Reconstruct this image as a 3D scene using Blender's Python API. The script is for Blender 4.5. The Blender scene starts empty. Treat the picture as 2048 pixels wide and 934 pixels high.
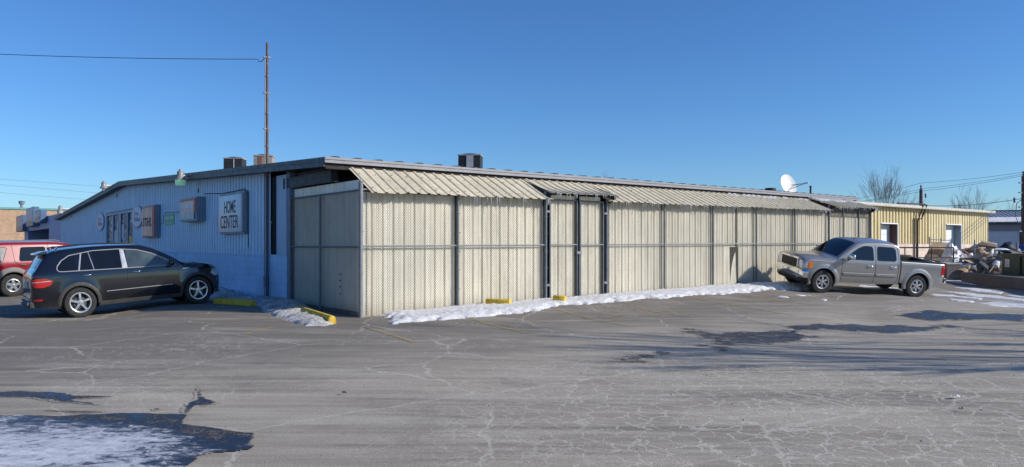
import bpy, bmesh, math, random
import numpy as np
from mathutils import Vector, Matrix, noise as mnoise
random.seed(7)
SC = bpy.context.scene
COL = SC.collection
PI = math.pi
FPX, HOR, CAMZ = 1500.0, 490.0, 1.77      # survey constants of the place: focal length, horizon row, eye height

# ------------------------------------------------------------------ objects
def setp(o, label=None, cat=None, group=None, kind=None):
    if label: o['label'] = label
    if cat: o['category'] = cat
    if group: o['group'] = group
    if kind: o['kind'] = kind
    return o
def empty(name, label, cat, loc=(0, 0, 0), rotz=0.0, group=None, parent=None):
    o = bpy.data.objects.new(name, None); COL.objects.link(o)
    o.location = loc; o.rotation_euler = (0, 0, rotz); o.empty_display_size = .2
    return setp(o, label, cat, group)
class MB:
    def __init__(s): s.v = []; s.f = []; s.e = []
    def add(s, vs, fs):
        b = len(s.v); s.v += [tuple(v) for v in vs]; s.f += [tuple(i + b for i in f) for f in fs]; return s
    def box(s, x0, x1, y0, y1, z0, z1, rz=0, c=None):
        vs = [(x, y, z) for z in (z0, z1) for y in (y0, y1) for x in (x0, x1)]
        if rz:
            cx, cy = c or ((x0 + x1) / 2, (y0 + y1) / 2); cs, sn = math.cos(rz), math.sin(rz)
            vs = [(cx + (x - cx) * cs - (y - cy) * sn, cy + (x - cx) * sn + (y - cy) * cs, z) for x, y, z in vs]
        return s.add(vs, [(0, 2, 3, 1), (4, 5, 7, 6), (0, 1, 5, 4), (1, 3, 7, 5), (3, 2, 6, 7), (2, 0, 4, 6)])
    def tube(s, pts, r, n=8, cap=True):
        pts = [Vector(p) for p in pts]; rs = r if isinstance(r, (list, tuple)) else [r] * len(pts)
        rings = []; up = None
        for i, p in enumerate(pts):
            a = pts[max(i - 1, 0)]; b = pts[min(i + 1, len(pts) - 1)]; d = (b - a)
            d = d.normalized() if d.length > 1e-9 else Vector((0, 0, 1))
            if up is None:
                up = Vector((0, 0, 1)) if abs(d.z) < .9 else Vector((1, 0, 0))
            sx = d.cross(up).normalized(); sy = sx.cross(d).normalized(); up = sy
            rings.append([p + (sx * math.cos(2 * PI * k / n) + sy * math.sin(2 * PI * k / n)) * rs[i] for k in range(n)])
        vs = [v for rg in rings for v in rg]
        fs = [(i * n + k, i * n + (k + 1) % n, (i + 1) * n + (k + 1) % n, (i + 1) * n + k) for i in range(len(pts) - 1) for k in range(n)]
        if cap: fs += [tuple(range(n - 1, -1, -1)), tuple((len(pts) - 1) * n + k for k in range(n))]
        return s.add(vs, fs)
    def cyl(s, p, q, r, n=16): return s.tube([p, q], r, n)
    def lathe(s, prof, n=24, ax='z', o=(0, 0, 0)):
        vs = []
        for (r, h) in prof:
            for k in range(n):
                a = 2 * PI * k / n; c, d = r * math.cos(a), r * math.sin(a)
                p = (c, d, h) if ax == 'z' else ((c, h, d) if ax == 'y' else (h, c, d))
                vs.append((p[0] + o[0], p[1] + o[1], p[2] + o[2]))
        fs = [(i * n + k, i * n + (k + 1) % n, (i + 1) * n + (k + 1) % n, (i + 1) * n + k) for i in range(len(prof) - 1) for k in range(n)]
        if prof[0][0] > 1e-6: fs.append(tuple(range(n - 1, -1, -1)))
        if prof[-1][0] > 1e-6: fs.append(tuple((len(prof) - 1) * n + k for k in range(n)))
        return s.add(vs, fs)
    def prism(s, poly, d0, d1, ax='y'):
        n = len(poly); vs = []
        for d in (d0, d1):
            for (a, b) in poly: vs.append((a, d, b) if ax == 'y' else ((d, a, b) if ax == 'x' else (a, b, d)))
        fs = [(i, (i + 1) % n, n + (i + 1) % n, n + i) for i in range(n)] + [tuple(range(n - 1, -1, -1)), tuple(range(n, 2 * n))]
        return s.add(vs, fs)
    def grid(s, rows):
        nr, nc = len(rows), len(rows[0])
        return s.add([p for r in rows for p in r], [(i * nc + j, i * nc + j + 1, (i + 1) * nc + j + 1, (i + 1) * nc + j) for i in range(nr - 1) for j in range(nc - 1)])
    def build(s, name, mat, parent=None, smooth=None, bevel=0, fixn=True):
        me = bpy.data.meshes.new(name); me.from_pydata(s.v, [], s.f)
        if s.e and len(s.e) == len(s.v):
            me.attributes.new('edge', 'FLOAT', 'POINT').data.foreach_set('value', s.e)
            me.materials.append(mat); o = bpy.data.objects.new(name, me); COL.objects.link(o); return o
        me.validate()
        bm = bmesh.new(); bm.from_mesh(me)
        bmesh.ops.remove_doubles(bm, verts=bm.verts, dist=1e-5)
        if fixn: bmesh.ops.recalc_face_normals(bm, faces=bm.faces)
        if bevel:
            ed = [e for e in bm.edges if len(e.link_faces) == 2 and e.calc_face_angle(0) > .6]
            bmesh.ops.bevel(bm, geom=ed, offset=bevel, segments=2, profile=.6, affect='EDGES', clamp_overlap=True)
        bm.to_mesh(me); bm.free()
        if mat: me.materials.append(mat)
        if smooth is not None:
            me.shade_smooth(); me.set_sharp_from_angle(angle=math.radians(smooth))
        o = bpy.data.objects.new(name, me); COL.objects.link(o)
        if parent: o.parent = parent
        return o
def copy_tree(o, parent=None):
    c = o.copy(); COL.objects.link(c); c.parent = parent
    for ch in list(o.children): copy_tree(ch, c)
    return c
def px(x, y, Z): return Vector(((x - 1024) / FPX * Z, Z, CAMZ + (HOR - y) / FPX * Z))

# building frame: t runs along the fence to the right, s runs back along the blue wall
ANG = math.atan2(.6125, .7905)
P0 = Vector((-3.71, 18.3, 0))
TD = Vector((.7905, .6125, 0)).normalized(); SD = Vector((-.6125, .7905, 0)).normalized()
def W(t, s, z=0): return P0 + TD * t + SD * s + Vector((0, 0, z))
def TS(x, y): d = Vector((x, y, 0)) - P0; return d.dot(TD), d.dot(SD)

# ------------------------------------------------------------------ ground height
CP = [(0, 3, 0), (-4, 6, 0), (4, 6, -.03), (8, 9, -.08), (-9, 9, 0), (-4, 12, -.02), (2, 11, -.05), (-14, 14, 0), (-25, 20, 0),
      (6, 15, -.12), (10, 18, -.18), (16, 20, -.17), (14, 13, -.1), (25, 22, -.12), (1, 17, -.03), (4.5, 19.5, .0), (8, 22.5, .03), (11, 24, -.02),
      (-11.15, 19.4, -.10), (-8.91, 21.25, .11), (-12.2, 20.8, -.09), (-10, 22.6, .11), (-17.25, 25.9, -.01), (-15.3, 28.3, .05), (-19, 27, 0), (-13, 24, .1),
      (-6, 19.2, .06), (-4.2, 17.2, .01), (-7, 20.5, .1),
      (10.92, 26.5, .074), (14.6, 27.2, -.116), (10.57, 28.2, .27), (14.25, 28.9, .10), (12.6, 28.6, .18), (12.8, 26.8, -.02), (17, 28, -.14), (20, 33, -.1), (27, 34, -.1), (25, 45, -.05), (40, 40, -.1), (30, 55, 0),
      (-40, 40, 0), (-30, 70, 0), (30, 90, 0), (-60, 20, 0), (60, 20, 0), (0, -10, 0), (0, 60, .1)]
for t, z in ((0, 0), (1.4, .05), (2.8, .1), (5.9, .15), (8.4, .2), (11.1, .24), (13.7, .28), (16, .3), (18, .3), (21, .27), (25, .22)):
    for s in (0, 1.5): p = W(t, s); CP.append((p.x, p.y, z))
for s, z in ((4.4, .07), (6.1, .08), (9, .14), (11.8, .18), (20, .15), (30, .1), (45, .05), (60, 0)):
    p = W(0, s); CP.append((p.x, p.y, z))
CPA = np.array(CP, float)
def gz(X, Y):
    X = np.asarray(X, float); Y = np.asarray(Y, float)
    d2 = (X[..., None] - CPA[:, 0]) ** 2 + (Y[..., None] - CPA[:, 1]) ** 2
    w = 1.0 / (d2 + .12) ** 1.6
    return (w * CPA[:, 2]).sum(-1) / w.sum(-1)
def g(x, y): return float(gz(np.array([x]), np.array([y]))[0])
def gp(x, y):
    """where the ray through photo pixel x, y meets the ground"""
    y = max(y, HOR + 8); z = 0.0
    for _ in range(25):
        Z = FPX * (CAMZ - z) / (y - HOR); X = (x - 1024) / FPX * Z; z = .5 * z + .5 * g(X, Z)
    return X, Z

# ------------------------------------------------------------------ materials
def nm(name):
    m = bpy.data.materials.new(name); m.use_nodes = True; nt = m.node_tree
    return m, nt, nt.nodes['Principled BSDF']
def N(nt, typ, ins=None, **kw):
    n = nt.nodes.new(typ)
    for k, v in kw.items(): setattr(n, k, v)
    for k, v in (ins or {}).items():
        if isinstance(v, bpy.types.NodeSocket): nt.links.new(v, n.inputs[k])
        else: n.inputs[k].default_value = v
    return n
def ramp(nt, fac, stops, interp='LINEAR'):
    n = nt.nodes.new('ShaderNodeValToRGB'); nt.links.new(fac, n.inputs[0]); e = n.color_ramp.elements; n.color_ramp.interpolation = interp
    while len(e) > 1: e.remove(e[-1])
    for i, (p, c) in enumerate(stops):
        if not isinstance(c, (tuple, list)): c = (c, c, c)
        q = e[0] if i == 0 else e.new(p)
        q.position = p; q.color = (*c[:3], 1)
    return n.outputs[0]
def mixc(nt, fac, a, b, mode='MIX'):
    n = nt.nodes.new('ShaderNodeMix'); n.data_type = 'RGBA'; n.blend_type = mode
    for sock, v in ((n.inputs[0], fac), (n.inputs[6], a), (n.inputs[7], b)):
        if isinstance(v, bpy.types.NodeSocket): nt.links.new(v, sock)
        elif isinstance(v, (int, float)): sock.default_value = v
        else: sock.default_value = (*v[:3], 1)
    return n.outputs[2]
def math_(nt, op, a, b=0.0, c=None, clamp=False):
    n = nt.nodes.new('ShaderNodeMath'); n.operation = op; n.use_clamp = clamp
    for i, v in enumerate((a, b) if c is None else (a, b, c)):
        if isinstance(v, bpy.types.NodeSocket): nt.links.new(v, n.inputs[i])
        else: n.inputs[i].default_value = v
    return n.outputs[0]
def coords(nt, scale=(1, 1, 1), rot=(0, 0, 0), kind='Object'):
    tc = nt.nodes.new('ShaderNodeTexCoord')
    mp = N(nt, 'ShaderNodeMapping', {'Vector': tc.outputs[kind], 'Scale': scale, 'Rotation': rot}); return mp.outputs[0]
def noise(nt, vec, scale, detail=4, rough=.55, out='Fac', dist=0.0):
    return N(nt, 'ShaderNodeTexNoise', {'Vector': vec, 'Scale': scale, 'Detail': detail, 'Roughness': rough, 'Distortion': dist}).outputs[out]
def sst(nt, v, a, b):
    n = N(nt, 'ShaderNodeMapRange', {'Value': v, 'From Min': a, 'From Max': b}); n.interpolation_type = 'SMOOTHSTEP'; return n.outputs[0]
def bump(nt, bs, h, strength=.3, dist=.02):
    b = N(nt, 'ShaderNodeBump', {'Height': h, 'Strength': strength, 'Distance': dist}); nt.links.new(b.outputs[0], bs.inputs['Normal'])
MC = {}
def mat(name, col, rough=.6, metal=0.0, var=.15, scale=3.0, coat=0.0, streak=0.0, dirt=None, bmp=0.0, spec=.5, alpha=None, emis=None):
    """painted / plain surface with uneven tone, optional vertical streaks and dirt"""
    if name in MC: return MC[name]
    m, nt, bs = nm(name); v = coords(nt)
    n1 = noise(nt, v, scale, 5)
    c = mixc(nt, ramp(nt, n1, [(.3, 0.0), (.7, 1.0)]), [x * (1 - var) for x in col], [min(1, x * (1 + var)) for x in col])
    if streak:
        v2 = coords(nt, (6, 6, .35)); n2 = noise(nt, v2, 1.6, 4)
        c = mixc(nt, math_(nt, 'MULTIPLY', ramp(nt, n2, [(.48, 0.0), (.72, 1.0)]), streak), c, dirt or (.1, .08, .06))
    nt.links.new(c, bs.inputs['Base Color'])
    r = ramp(nt, noise(nt, v, scale * 2.3, 3), [(.3, rough * .85), (.7, min(1, rough * 1.15))]); nt.links.new(r, bs.inputs['Roughness'])
    bs.inputs['Metallic'].default_value = metal; bs.inputs['Coat Weight'].default_value = coat; bs.inputs['Coat Roughness'].default_value = .04
    bs.inputs['Specular IOR Level'].default_value = spec
    if bmp: bump(nt, bs, noise(nt, v, scale * 8, 4), bmp, .01)
    if emis: bs.inputs['Emission Color'].default_value = (*emis[:3], 1); bs.inputs['Emission Strength'].default_value = emis[3]
    MC[name] = m; return m

def asphalt_color(nt):
    """colour and height sockets of the worn car park surface, world metres"""
    tc = nt.nodes.new('ShaderNodeTexCoord').outputs['Object']
    def mp(scale=(1, 1, 1), rot=(0, 0, 0), loc=(0, 0, 0)): return N(nt, 'ShaderNodeMapping', {'Vector': tc, 'Scale': scale, 'Rotation': rot, 'Location': loc}).outputs[0]
    big = noise(nt, mp(), .16, 5, .6); mid = noise(nt, mp(), 1.1, 5, .6); fine = noise(nt, mp(), 45, 3, .7); fine2 = noise(nt, mp(), 160, 2, .6)
    st1 = noise(nt, mp((.10, 1.5, 1), (0, 0, -.16)), 1.0, 6, .62, dist=.4); st2 = noise(nt, mp((.25, 3.5, 1), (0, 0, .3)), 1.0, 5, .6, dist=.5)
    # distance from the fence line: older dark lot near it, bleached drive lane in front
    sep = N(nt, 'ShaderNodeSeparateXYZ', {'Vector': tc})
    s = math_(nt, 'ADD', math_(nt, 'MULTIPLY', math_(nt, 'ADD', sep.outputs[0], 3.71), -.6125), math_(nt, 'MULTIPLY', math_(nt, 'ADD', sep.outputs[1], -18.3), .7905))
    s = math_(nt, 'ADD', s, math_(nt, 'MULTIPLY', math_(nt, 'SUBTRACT', mid, .5), 2.0))
    s = math_(nt, 'ADD', s, math_(nt, 'MULTIPLY', math_(nt, 'SUBTRACT', st1, .5), 6.0))
    dark = sst(nt, s, -7.5, -3.0)
    st3 = noise(nt, mp((.35, 7, 1), (0, 0, -.05)), 1.0, 7, .7, dist=.3); patchy = noise(nt, mp(), .42, 7, .68, dist=.5)
    base = mixc(nt, ramp(nt, st1, [(.34, 0.0), (.66, 1.0)]), (.215, .194, .166), (.355, .321, .272))
    base = mixc(nt, ramp(nt, st2, [(.48, 0.0), (.72, .7)]), base, (.43, .393, .335))
    base = mixc(nt, ramp(nt, st2, [(.30, .75), (.45, 0.0)]), base, (.135, .122, .108))
    base = mixc(nt, ramp(nt, patchy, [(.36, .6), (.48, 0.0)]), base, (.16, .143, .125))
    base = mixc(nt, ramp(nt, patchy, [(.54, 0.0), (.66, .45)]), base, (.42, .385, .345))
    base = mixc(nt, 1.0, base, ramp(nt, st3, [(.32, .86), (.68, 1.13)]), 'MULTIPLY')
    base = mixc(nt, ramp(nt, big, [(.4, 0.0), (.7, .45)]), base, (.26, .225, .19))
    base = mixc(nt, math_(nt, 'MULTIPLY', dark, .72), base, (.11, .099, .088))
    salt = math_(nt, 'MULTIPLY', ramp(nt, noise(nt, mp((.5, 1.6, 1)), .55, 6, .7), [(.52, 0.0), (.68, 1.0)]), .4)
    base = mixc(nt, salt, base, (.44, .41, .375))
    # alligator cracking: pale lines, strong in the drive lane to the right front
    wob = N(nt, 'ShaderNodeVectorMath', {0: mp(), 1: N(nt, 'ShaderNodeVectorMath', {0: noise(nt, mp(), 1.3, 6, .68, out='Color'), 3: .42}, operation='SCALE').outputs[0]}, operation='ADD').outputs[0]
    vor = N(nt, 'ShaderNodeTexVoronoi', {'Vector': wob, 'Scale': 3.9, 'Randomness': 1.0}, feature='DISTANCE_TO_EDGE').outputs['Distance']
    vor2 = N(nt, 'ShaderNodeTexVoronoi', {'Vector': wob, 'Scale': .33}, feature='DISTANCE_TO_EDGE').outputs['Distance']
    vor3 = N(nt, 'ShaderNodeTexVoronoi', {'Vector': wob, 'Scale': 5.2}, feature='DISTANCE_TO_EDGE').outputs['Distance']
    dx = math_(nt, 'SUBTRACT', sep.outputs[0], 3.2); dy = math_(nt, 'MULTIPLY', math_(nt, 'SUBTRACT', sep.outputs[1], 8.5), .85)
    rr = math_(nt, 'SQRT', math_(nt, 'ADD', math_(nt, 'MULTIPLY', dx, dx), math_(nt, 'MULTIPLY', dy, dy)))
    reg = sst(nt, math_(nt, 'ADD', rr, math_(nt, 'MULTIPLY', mid, 3.0)), 7.2, 3.2)
    reg2 = ramp(nt, noise(nt, mp(), .28, 3, .6), [(.50, 0.0), (.62, .8)])
    regm = math_(nt, 'MAXIMUM', reg, math_(nt, 'MULTIPLY', reg2, .75))
    wn = math_(nt, 'ADD', math_(nt, 'MULTIPLY', mid, .030), math_(nt, 'MULTIPLY', noise(nt, mp(), 11, 4, .7), .020))
    l1 = math_(nt, 'MULTIPLY', sst(nt, math_(nt, 'SUBTRACT', vor, wn), .020, .001), regm)
    l3 = math_(nt, 'MULTIPLY', sst(nt, vor3, .045, .008), math_(nt, 'MULTIPLY', reg, ramp(nt, noise(nt, mp(), .9, 2), [(.5, 0.0), (.6, .6)])))
    l2 = math_(nt, 'MULTIPLY', sst(nt, vor2, .009, .001), ramp(nt, noise(nt, mp(), .5, 2), [(.38, .1), (.5, .8)]))
    line = math_(nt, 'MAXIMUM', l1, math_(nt, 'MAXIMUM', l2, l3))
    core = math_(nt, 'MULTIPLY', sst(nt, vor, .009, .001), math_(nt, 'MULTIPLY', reg, ramp(nt, noise(nt, mp(), 1.6, 2), [(.5, 0.0), (.56, 1.0)])))
    base = mixc(nt, math_(nt, 'MULTIPLY', line, .6), base, (.52, .485, .44))
    base = mixc(nt, core, base, (.05, .045, .042))
    base = mixc(nt, 1.0, base, ramp(nt, fine, [(.3, .74), (.7, 1.24)]), 'MULTIPLY')
    base = mixc(nt, 1.0, base, ramp(nt, fine2, [(.3, .86), (.7, 1.14)]), 'MULTIPLY')
    base = mixc(nt, 1.0, base, (1.10, 1.08, 1.02), 'MULTIPLY')
    h = math_(nt, 'ADD', math_(nt, 'MULTIPLY', fine, .5), math_(nt, 'MULTIPLY', line, -.5))
    return base, h, mid
def asphalt_mat():
    m, nt, bs = nm('worn_asphalt'); c, h, _ = asphalt_color(nt)
    nt.links.new(c, bs.inputs['Base Color']); bs.inputs['Roughness'].default_value = .86; bump(nt, bs, h, .35, .012); return m
def line_mat():
    m, nt, bs = nm('worn_yellow_line'); c, h, mid = asphalt_color(nt)
    w = noise(nt, coords(nt), 9, 5, .7); w2 = noise(nt, coords(nt), .8, 3)
    f = math_(nt, 'MULTIPLY', ramp(nt, w, [(.42, 0.0), (.56, 1.0)]), ramp(nt, w2, [(.36, .3), (.55, .95)]))
    nt.links.new(mixc(nt, f, c, (.42, .29, .06)), bs.inputs['Base Color']); bs.inputs['Roughness'].default_value = .85; bump(nt, bs, h, .3, .01); return m
def edge_fac(nt, a, b, nz=.10, sc=9):
    e = nt.nodes.new('ShaderNodeAttribute'); e.attribute_name = 'edge'
    n = noise(nt, coords(nt), sc, 6, .7)
    return sst(nt, math_(nt, 'ADD', e.outputs['Fac'], math_(nt, 'MULTIPLY', math_(nt, 'SUBTRACT', n, .5), nz * 2)), a, b)
def wet_mat():
    """standing melt water: the lot's own surface, damp at the rim and black and glossy inside"""
    m, nt, bs = nm('wet_asphalt'); v = coords(nt); dry, h, mid = asphalt_color(nt)
    a = noise(nt, v, 3.2, 7, .7, dist=.4); fl = noise(nt, v, 30, 3, .6)
    wetc = mixc(nt, ramp(nt, a, [(.40, 0.0), (.62, 1.0)]), (.012, .012, .016), (.055, .048, .044))
    wetc = mixc(nt, ramp(nt, math_(nt, 'MULTIPLY', fl, math_(nt, 'ADD', a, .5)), [(.58, 0.0), (.68, .7)]), wetc, (.24, .235, .24))
    damp = mixc(nt, 1.0, dry, (.50, .48, .47), 'MULTIPLY')
    c = mixc(nt, edge_fac(nt, .0, .025, .02), dry, damp); k = math_(nt, 'MULTIPLY', edge_fac(nt, .008, .04, .035), ramp(nt, a, [(.28, .6), (.36, 1.0)]))
    c = mixc(nt, k, c, wetc); nt.links.new(c, bs.inputs['Base Color'])
    r = math_(nt, 'SUBTRACT', .86, math_(nt, 'MULTIPLY', k, ramp(nt, a, [(.38, .66), (.60, .1)]))); nt.links.new(r, bs.inputs['Roughness']); bump(nt, bs, h, .3, .01); return m
def frost_mat():
    """thin trampled ice: white crust with dark wet showing through in streaks"""
    m, nt, bs = nm('thin_ice'); v = coords(nt, (1, 1.6, 1), (0, 0, .35))
    a = noise(nt, v, 6, 9, .74, dist=.6); b = noise(nt, v, .9, 5, .6); f = noise(nt, v, 34, 4, .72)
    k = math_(nt, 'ADD', math_(nt, 'MULTIPLY', a, .70), math_(nt, 'MULTIPLY', b, .50)); k = math_(nt, 'ADD', k, math_(nt, 'MULTIPLY', f, .20))
    k = math_(nt, 'SUBTRACT', k, math_(nt, 'MULTIPLY', math_(nt, 'SUBTRACT', 1.0, edge_fac(nt, .0, .45, .12, 4)), .09))
    c = ramp(nt, k, [(.575, (.022, .022, .03)), (.635, (.12, .13, .16)), (.69, (.40, .42, .48)), (.88, (.68, .70, .75))])
    nt.links.new(c, bs.inputs['Base Color']); nt.links.new(ramp(nt, k, [(.58, .3), (.68, .8)]), bs.inputs['Roughness']); bump(nt, bs, k, .6, .02); return m
def snow_mat(name='snow', dirt=.32):
    m, nt, bs = nm(name); v = coords(nt); a = noise(nt, v, 3.5, 6, .7); f = noise(nt, v, 24, 4, .7); gr = noise(nt, v, 70, 3)
    k = math_(nt, 'ADD', math_(nt, 'MULTIPLY', a, .5), math_(nt, 'MULTIPLY', f, .5))
    c = ramp(nt, k, [(.36 - .1 + dirt * .15, (.22, .2, .18)), (.44 - .1 + dirt * .2, (.62, .61, .6)), (.6, (.88, .88, .9))])
    nt.links.new(c, bs.inputs['Base Color']); bs.inputs['Roughness'].default_value = .7
    bump(nt, bs, math_(nt, 'ADD', f, math_(nt, 'MULTIPLY', gr, .4)), .8, .05); return m
def crust_mat():
    """old ploughed snow full of grit, like coarse salt and pepper"""
    m, nt, bs = nm('gritty_snow'); v = coords(nt); vo = N(nt, 'ShaderNodeTexVoronoi', {'Vector': v, 'Scale': 20, 'Randomness': 1}, feature='F1')
    a = noise(nt, coords(nt, (1, 1, 1), (0, 0, .6)), 26, 5, .75, dist=1.2); b = noise(nt, v, 2, 3)
    k = math_(nt, 'ADD', math_(nt, 'MULTIPLY', a, .8), math_(nt, 'MULTIPLY', b, .25))
    c = ramp(nt, k, [(.42, (.045, .04, .035)), (.47, (.25, .23, .21)), (.53, (.75, .74, .73)), (.75, (.88, .88, .9))])
    nt.links.new(c, bs.inputs['Base Color']); bs.inputs['Roughness'].default_value = .75; bump(nt, bs, a, 1.0, .06); return m
def block_mat(name, col, mort=.75, sc=1.0, jit=.08):
    m, nt, bs = nm(name); tc = nt.nodes.new('ShaderNodeTexCoord').outputs['Object']
    sp = N(nt, 'ShaderNodeSeparateXYZ', {'Vector': tc}); u = math_(nt, 'ADD', sp.outputs[0], sp.outputs[1])
    v = N(nt, 'ShaderNodeCombineXYZ', {'X': u, 'Y': sp.outputs[2]}).outputs[0]
    br = N(nt, 'ShaderNodeTexBrick', {'Vector': v, 'Color1': (*[x * (1 - jit) for x in col], 1), 'Color2': (*[min(1, x * (1 + jit)) for x in col], 1), 'Mortar': (*[x * mort for x in col], 1), 'Scale': 1.0,
            'Mortar Size': .008 * sc, 'Mortar Smooth': .4, 'Brick Width': .4 * sc, 'Row Height': .2 * sc})
    n1 = noise(nt, tc, 1.3, 5, .6); n2 = noise(nt, tc, 30, 3)
    c = mixc(nt, 1.0, br.outputs['Color'], ramp(nt, n1, [(.3, .82), (.7, 1.1)]), 'MULTIPLY')
    nt.links.new(c, bs.inputs['Base Color']); bs.inputs['Roughness'].default_value = .8
    bump(nt, bs, math_(nt, 'ADD', math_(nt, 'MULTIPLY', br.outputs['Fac'], -1.0), math_(nt, 'MULTIPLY', n2, .3)), .5, .012); return m
def sheet_mat(name, col, dirt=(.12, .10, .07), amt=.5, rough=.55, joint=0, axis=0, low=0.0):
    """painted corrugated sheet: streaks running down, grime, sheet joints and lower splash"""
    m, nt, bs = nm(name); tc = nt.nodes.new('ShaderNodeTexCoord').outputs['Object']
    mp = lambda s: N(nt, 'ShaderNodeMapping', {'Vector': tc, 'Scale': s}).outputs[0]
    a = noise(nt, mp((5, 5, .3)), 1.7, 5, .6); b = noise(nt, tc, .9, 5, .6); f = noise(nt, mp((30, 30, 3)), 1.5, 3)
    c = mixc(nt, ramp(nt, b, [(.3, 0.0), (.7, 1.0)]), [x * .9 for x in col], [min(1, x * 1.08) for x in col])
    c = mixc(nt, math_(nt, 'MULTIPLY', ramp(nt, a, [(.5, 0.0), (.78, 1.0)]), amt), c, dirt)
    c = mixc(nt, 1.0, c, ramp(nt, f, [(.3, .93), (.7, 1.06)]), 'MULTIPLY')
    sp = N(nt, 'ShaderNodeSeparateXYZ', {'Vector': tc})
    if joint:
        k = math_(nt, 'FRACT', math_(nt, 'DIVIDE', sp.outputs[axis], joint)); ln = math_(nt, 'LESS_THAN', k, .014)
        wn = N(nt, 'ShaderNodeTexWhiteNoise', {'W': math_(nt, 'FLOOR', math_(nt, 'DIVIDE', sp.outputs[axis], joint))}, noise_dimensions='1D').outputs[0]
        c = mixc(nt, 1.0, c, ramp(nt, wn, [(0, .93), (1, 1.04)]), 'MULTIPLY'); c = mixc(nt, math_(nt, 'MULTIPLY', ln, .75), c, (.03, .025, .02))
    if low:
        k = sst(nt, math_(nt, 'ADD', sp.outputs[2], math_(nt, 'MULTIPLY', a, .5)), low + .35, .1); c = mixc(nt, math_(nt, 'MULTIPLY', k, .55), c, dirt)
    nt.links.new(c, bs.inputs['Base Color']); bs.inputs['Roughness'].default_value = rough; bump(nt, bs, b, .2, .02); return m
def car_mat(name, col, metal=.0, rough=.3, coat=1.0, dust=(.25, .235, .22), top=.75, amt=.6):
    m, nt, bs = nm(name); tc = nt.nodes.new('ShaderNodeTexCoord').outputs['Object']; sp = N(nt, 'ShaderNodeSeparateXYZ', {'Vector': tc})
    a = noise(nt, tc, 3, 5, .65); f = noise(nt, tc, 60, 3, .7)
    k = sst(nt, math_(nt, 'ADD', sp.outputs[2], math_(nt, 'MULTIPLY', math_(nt, 'SUBTRACT', a, .5), .5)), top, .22)
    k = math_(nt, 'MULTIPLY', math_(nt, 'ADD', math_(nt, 'MULTIPLY', k, .85), .08), math_(nt, 'MULTIPLY', math_(nt, 'ADD', f, .5), amt), clamp=True)
    nt.links.new(mixc(nt, k, col, dust), bs.inputs['Base Color']); bs.inputs['Metallic'].default_value = metal
    nt.links.new(math_(nt, 'ADD', math_(nt, 'MULTIPLY', k, .5), rough), bs.inputs['Roughness'])
    nt.links.new(math_(nt, 'SUBTRACT', coat, k, clamp=True), bs.inputs['Coat Weight']); bs.inputs['Coat Roughness'].default_value = .03
    return m
# ------------------------------------------------------------------ ground, snow, wet patches
M_ASPH = asphalt_mat(); M_LINE = line_mat(); M_WET = wet_mat(); M_ICE = frost_mat(); M_SNOW = snow_mat(); M_CRUST = crust_mat(); M_SNOWD = snow_mat('trodden_snow', .7)
def axis_pts(lo, hi, step, far, k=1.35):
    a = list(np.arange(lo, hi + 1e-6, step)); d = step; x = a[-1]
    while x < far: d *= k; x += d; a.append(x)
    d = step; x = a[0]; pre = []
    while x > -far: d *= k; x -= d; pre.append(x)
    return np.array(pre[::-1] + a)
def ground():
    xs = axis_pts(-22, 30, .3, 3000); ys = axis_pts(1, 46, .3, 3000)
    X, Y = np.meshgrid(xs, ys); Z = gz(X, Y); r = np.hypot(X, Y - 25); Z = Z * np.clip((120 - r) / 60, 0, 1)
    nx, ny = len(xs), len(ys); v = np.stack([X.ravel(), Y.ravel(), Z.ravel()], 1)
    me = bpy.data.meshes.new('parking_lot'); f = [(j * nx + i, j * nx + i + 1, (j + 1) * nx + i + 1, (j + 1) * nx + i) for j in range(ny - 1) for i in range(nx - 1)]
    me.from_pydata(v.tolist(), [], f); me.materials.append(M_ASPH); me.shade_smooth()
    o = bpy.data.objects.new('parking_lot', me); COL.objects.link(o); setp(o, 'cracked grey asphalt car park in front of the building', kind='structure')
ground()
def poly_dist(px_, py_, P):
    """signed distance, positive inside"""
    n = len(P); inside = np.zeros(px_.shape, bool); dmin = np.full(px_.shape, 1e9)
    for i in range(n):
        x0, y0 = P[i]; x1, y1 = P[(i + 1) % n]
        c = ((y0 > py_) != (y1 > py_)) & (px_ < (x1 - x0) * (py_ - y0) / ((y1 - y0) if abs(y1 - y0) > 1e-12 else 1e-12) + x0); inside ^= c
        dx, dy = x1 - x0, y1 - y0; L = dx * dx + dy * dy + 1e-12; t = np.clip(((px_ - x0) * dx + (py_ - y0) * dy) / L, 0, 1)
        dmin = np.minimum(dmin, np.hypot(px_ - x0 - t * dx, py_ - y0 - t * dy))
    return np.where(inside, dmin, -dmin)
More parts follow.
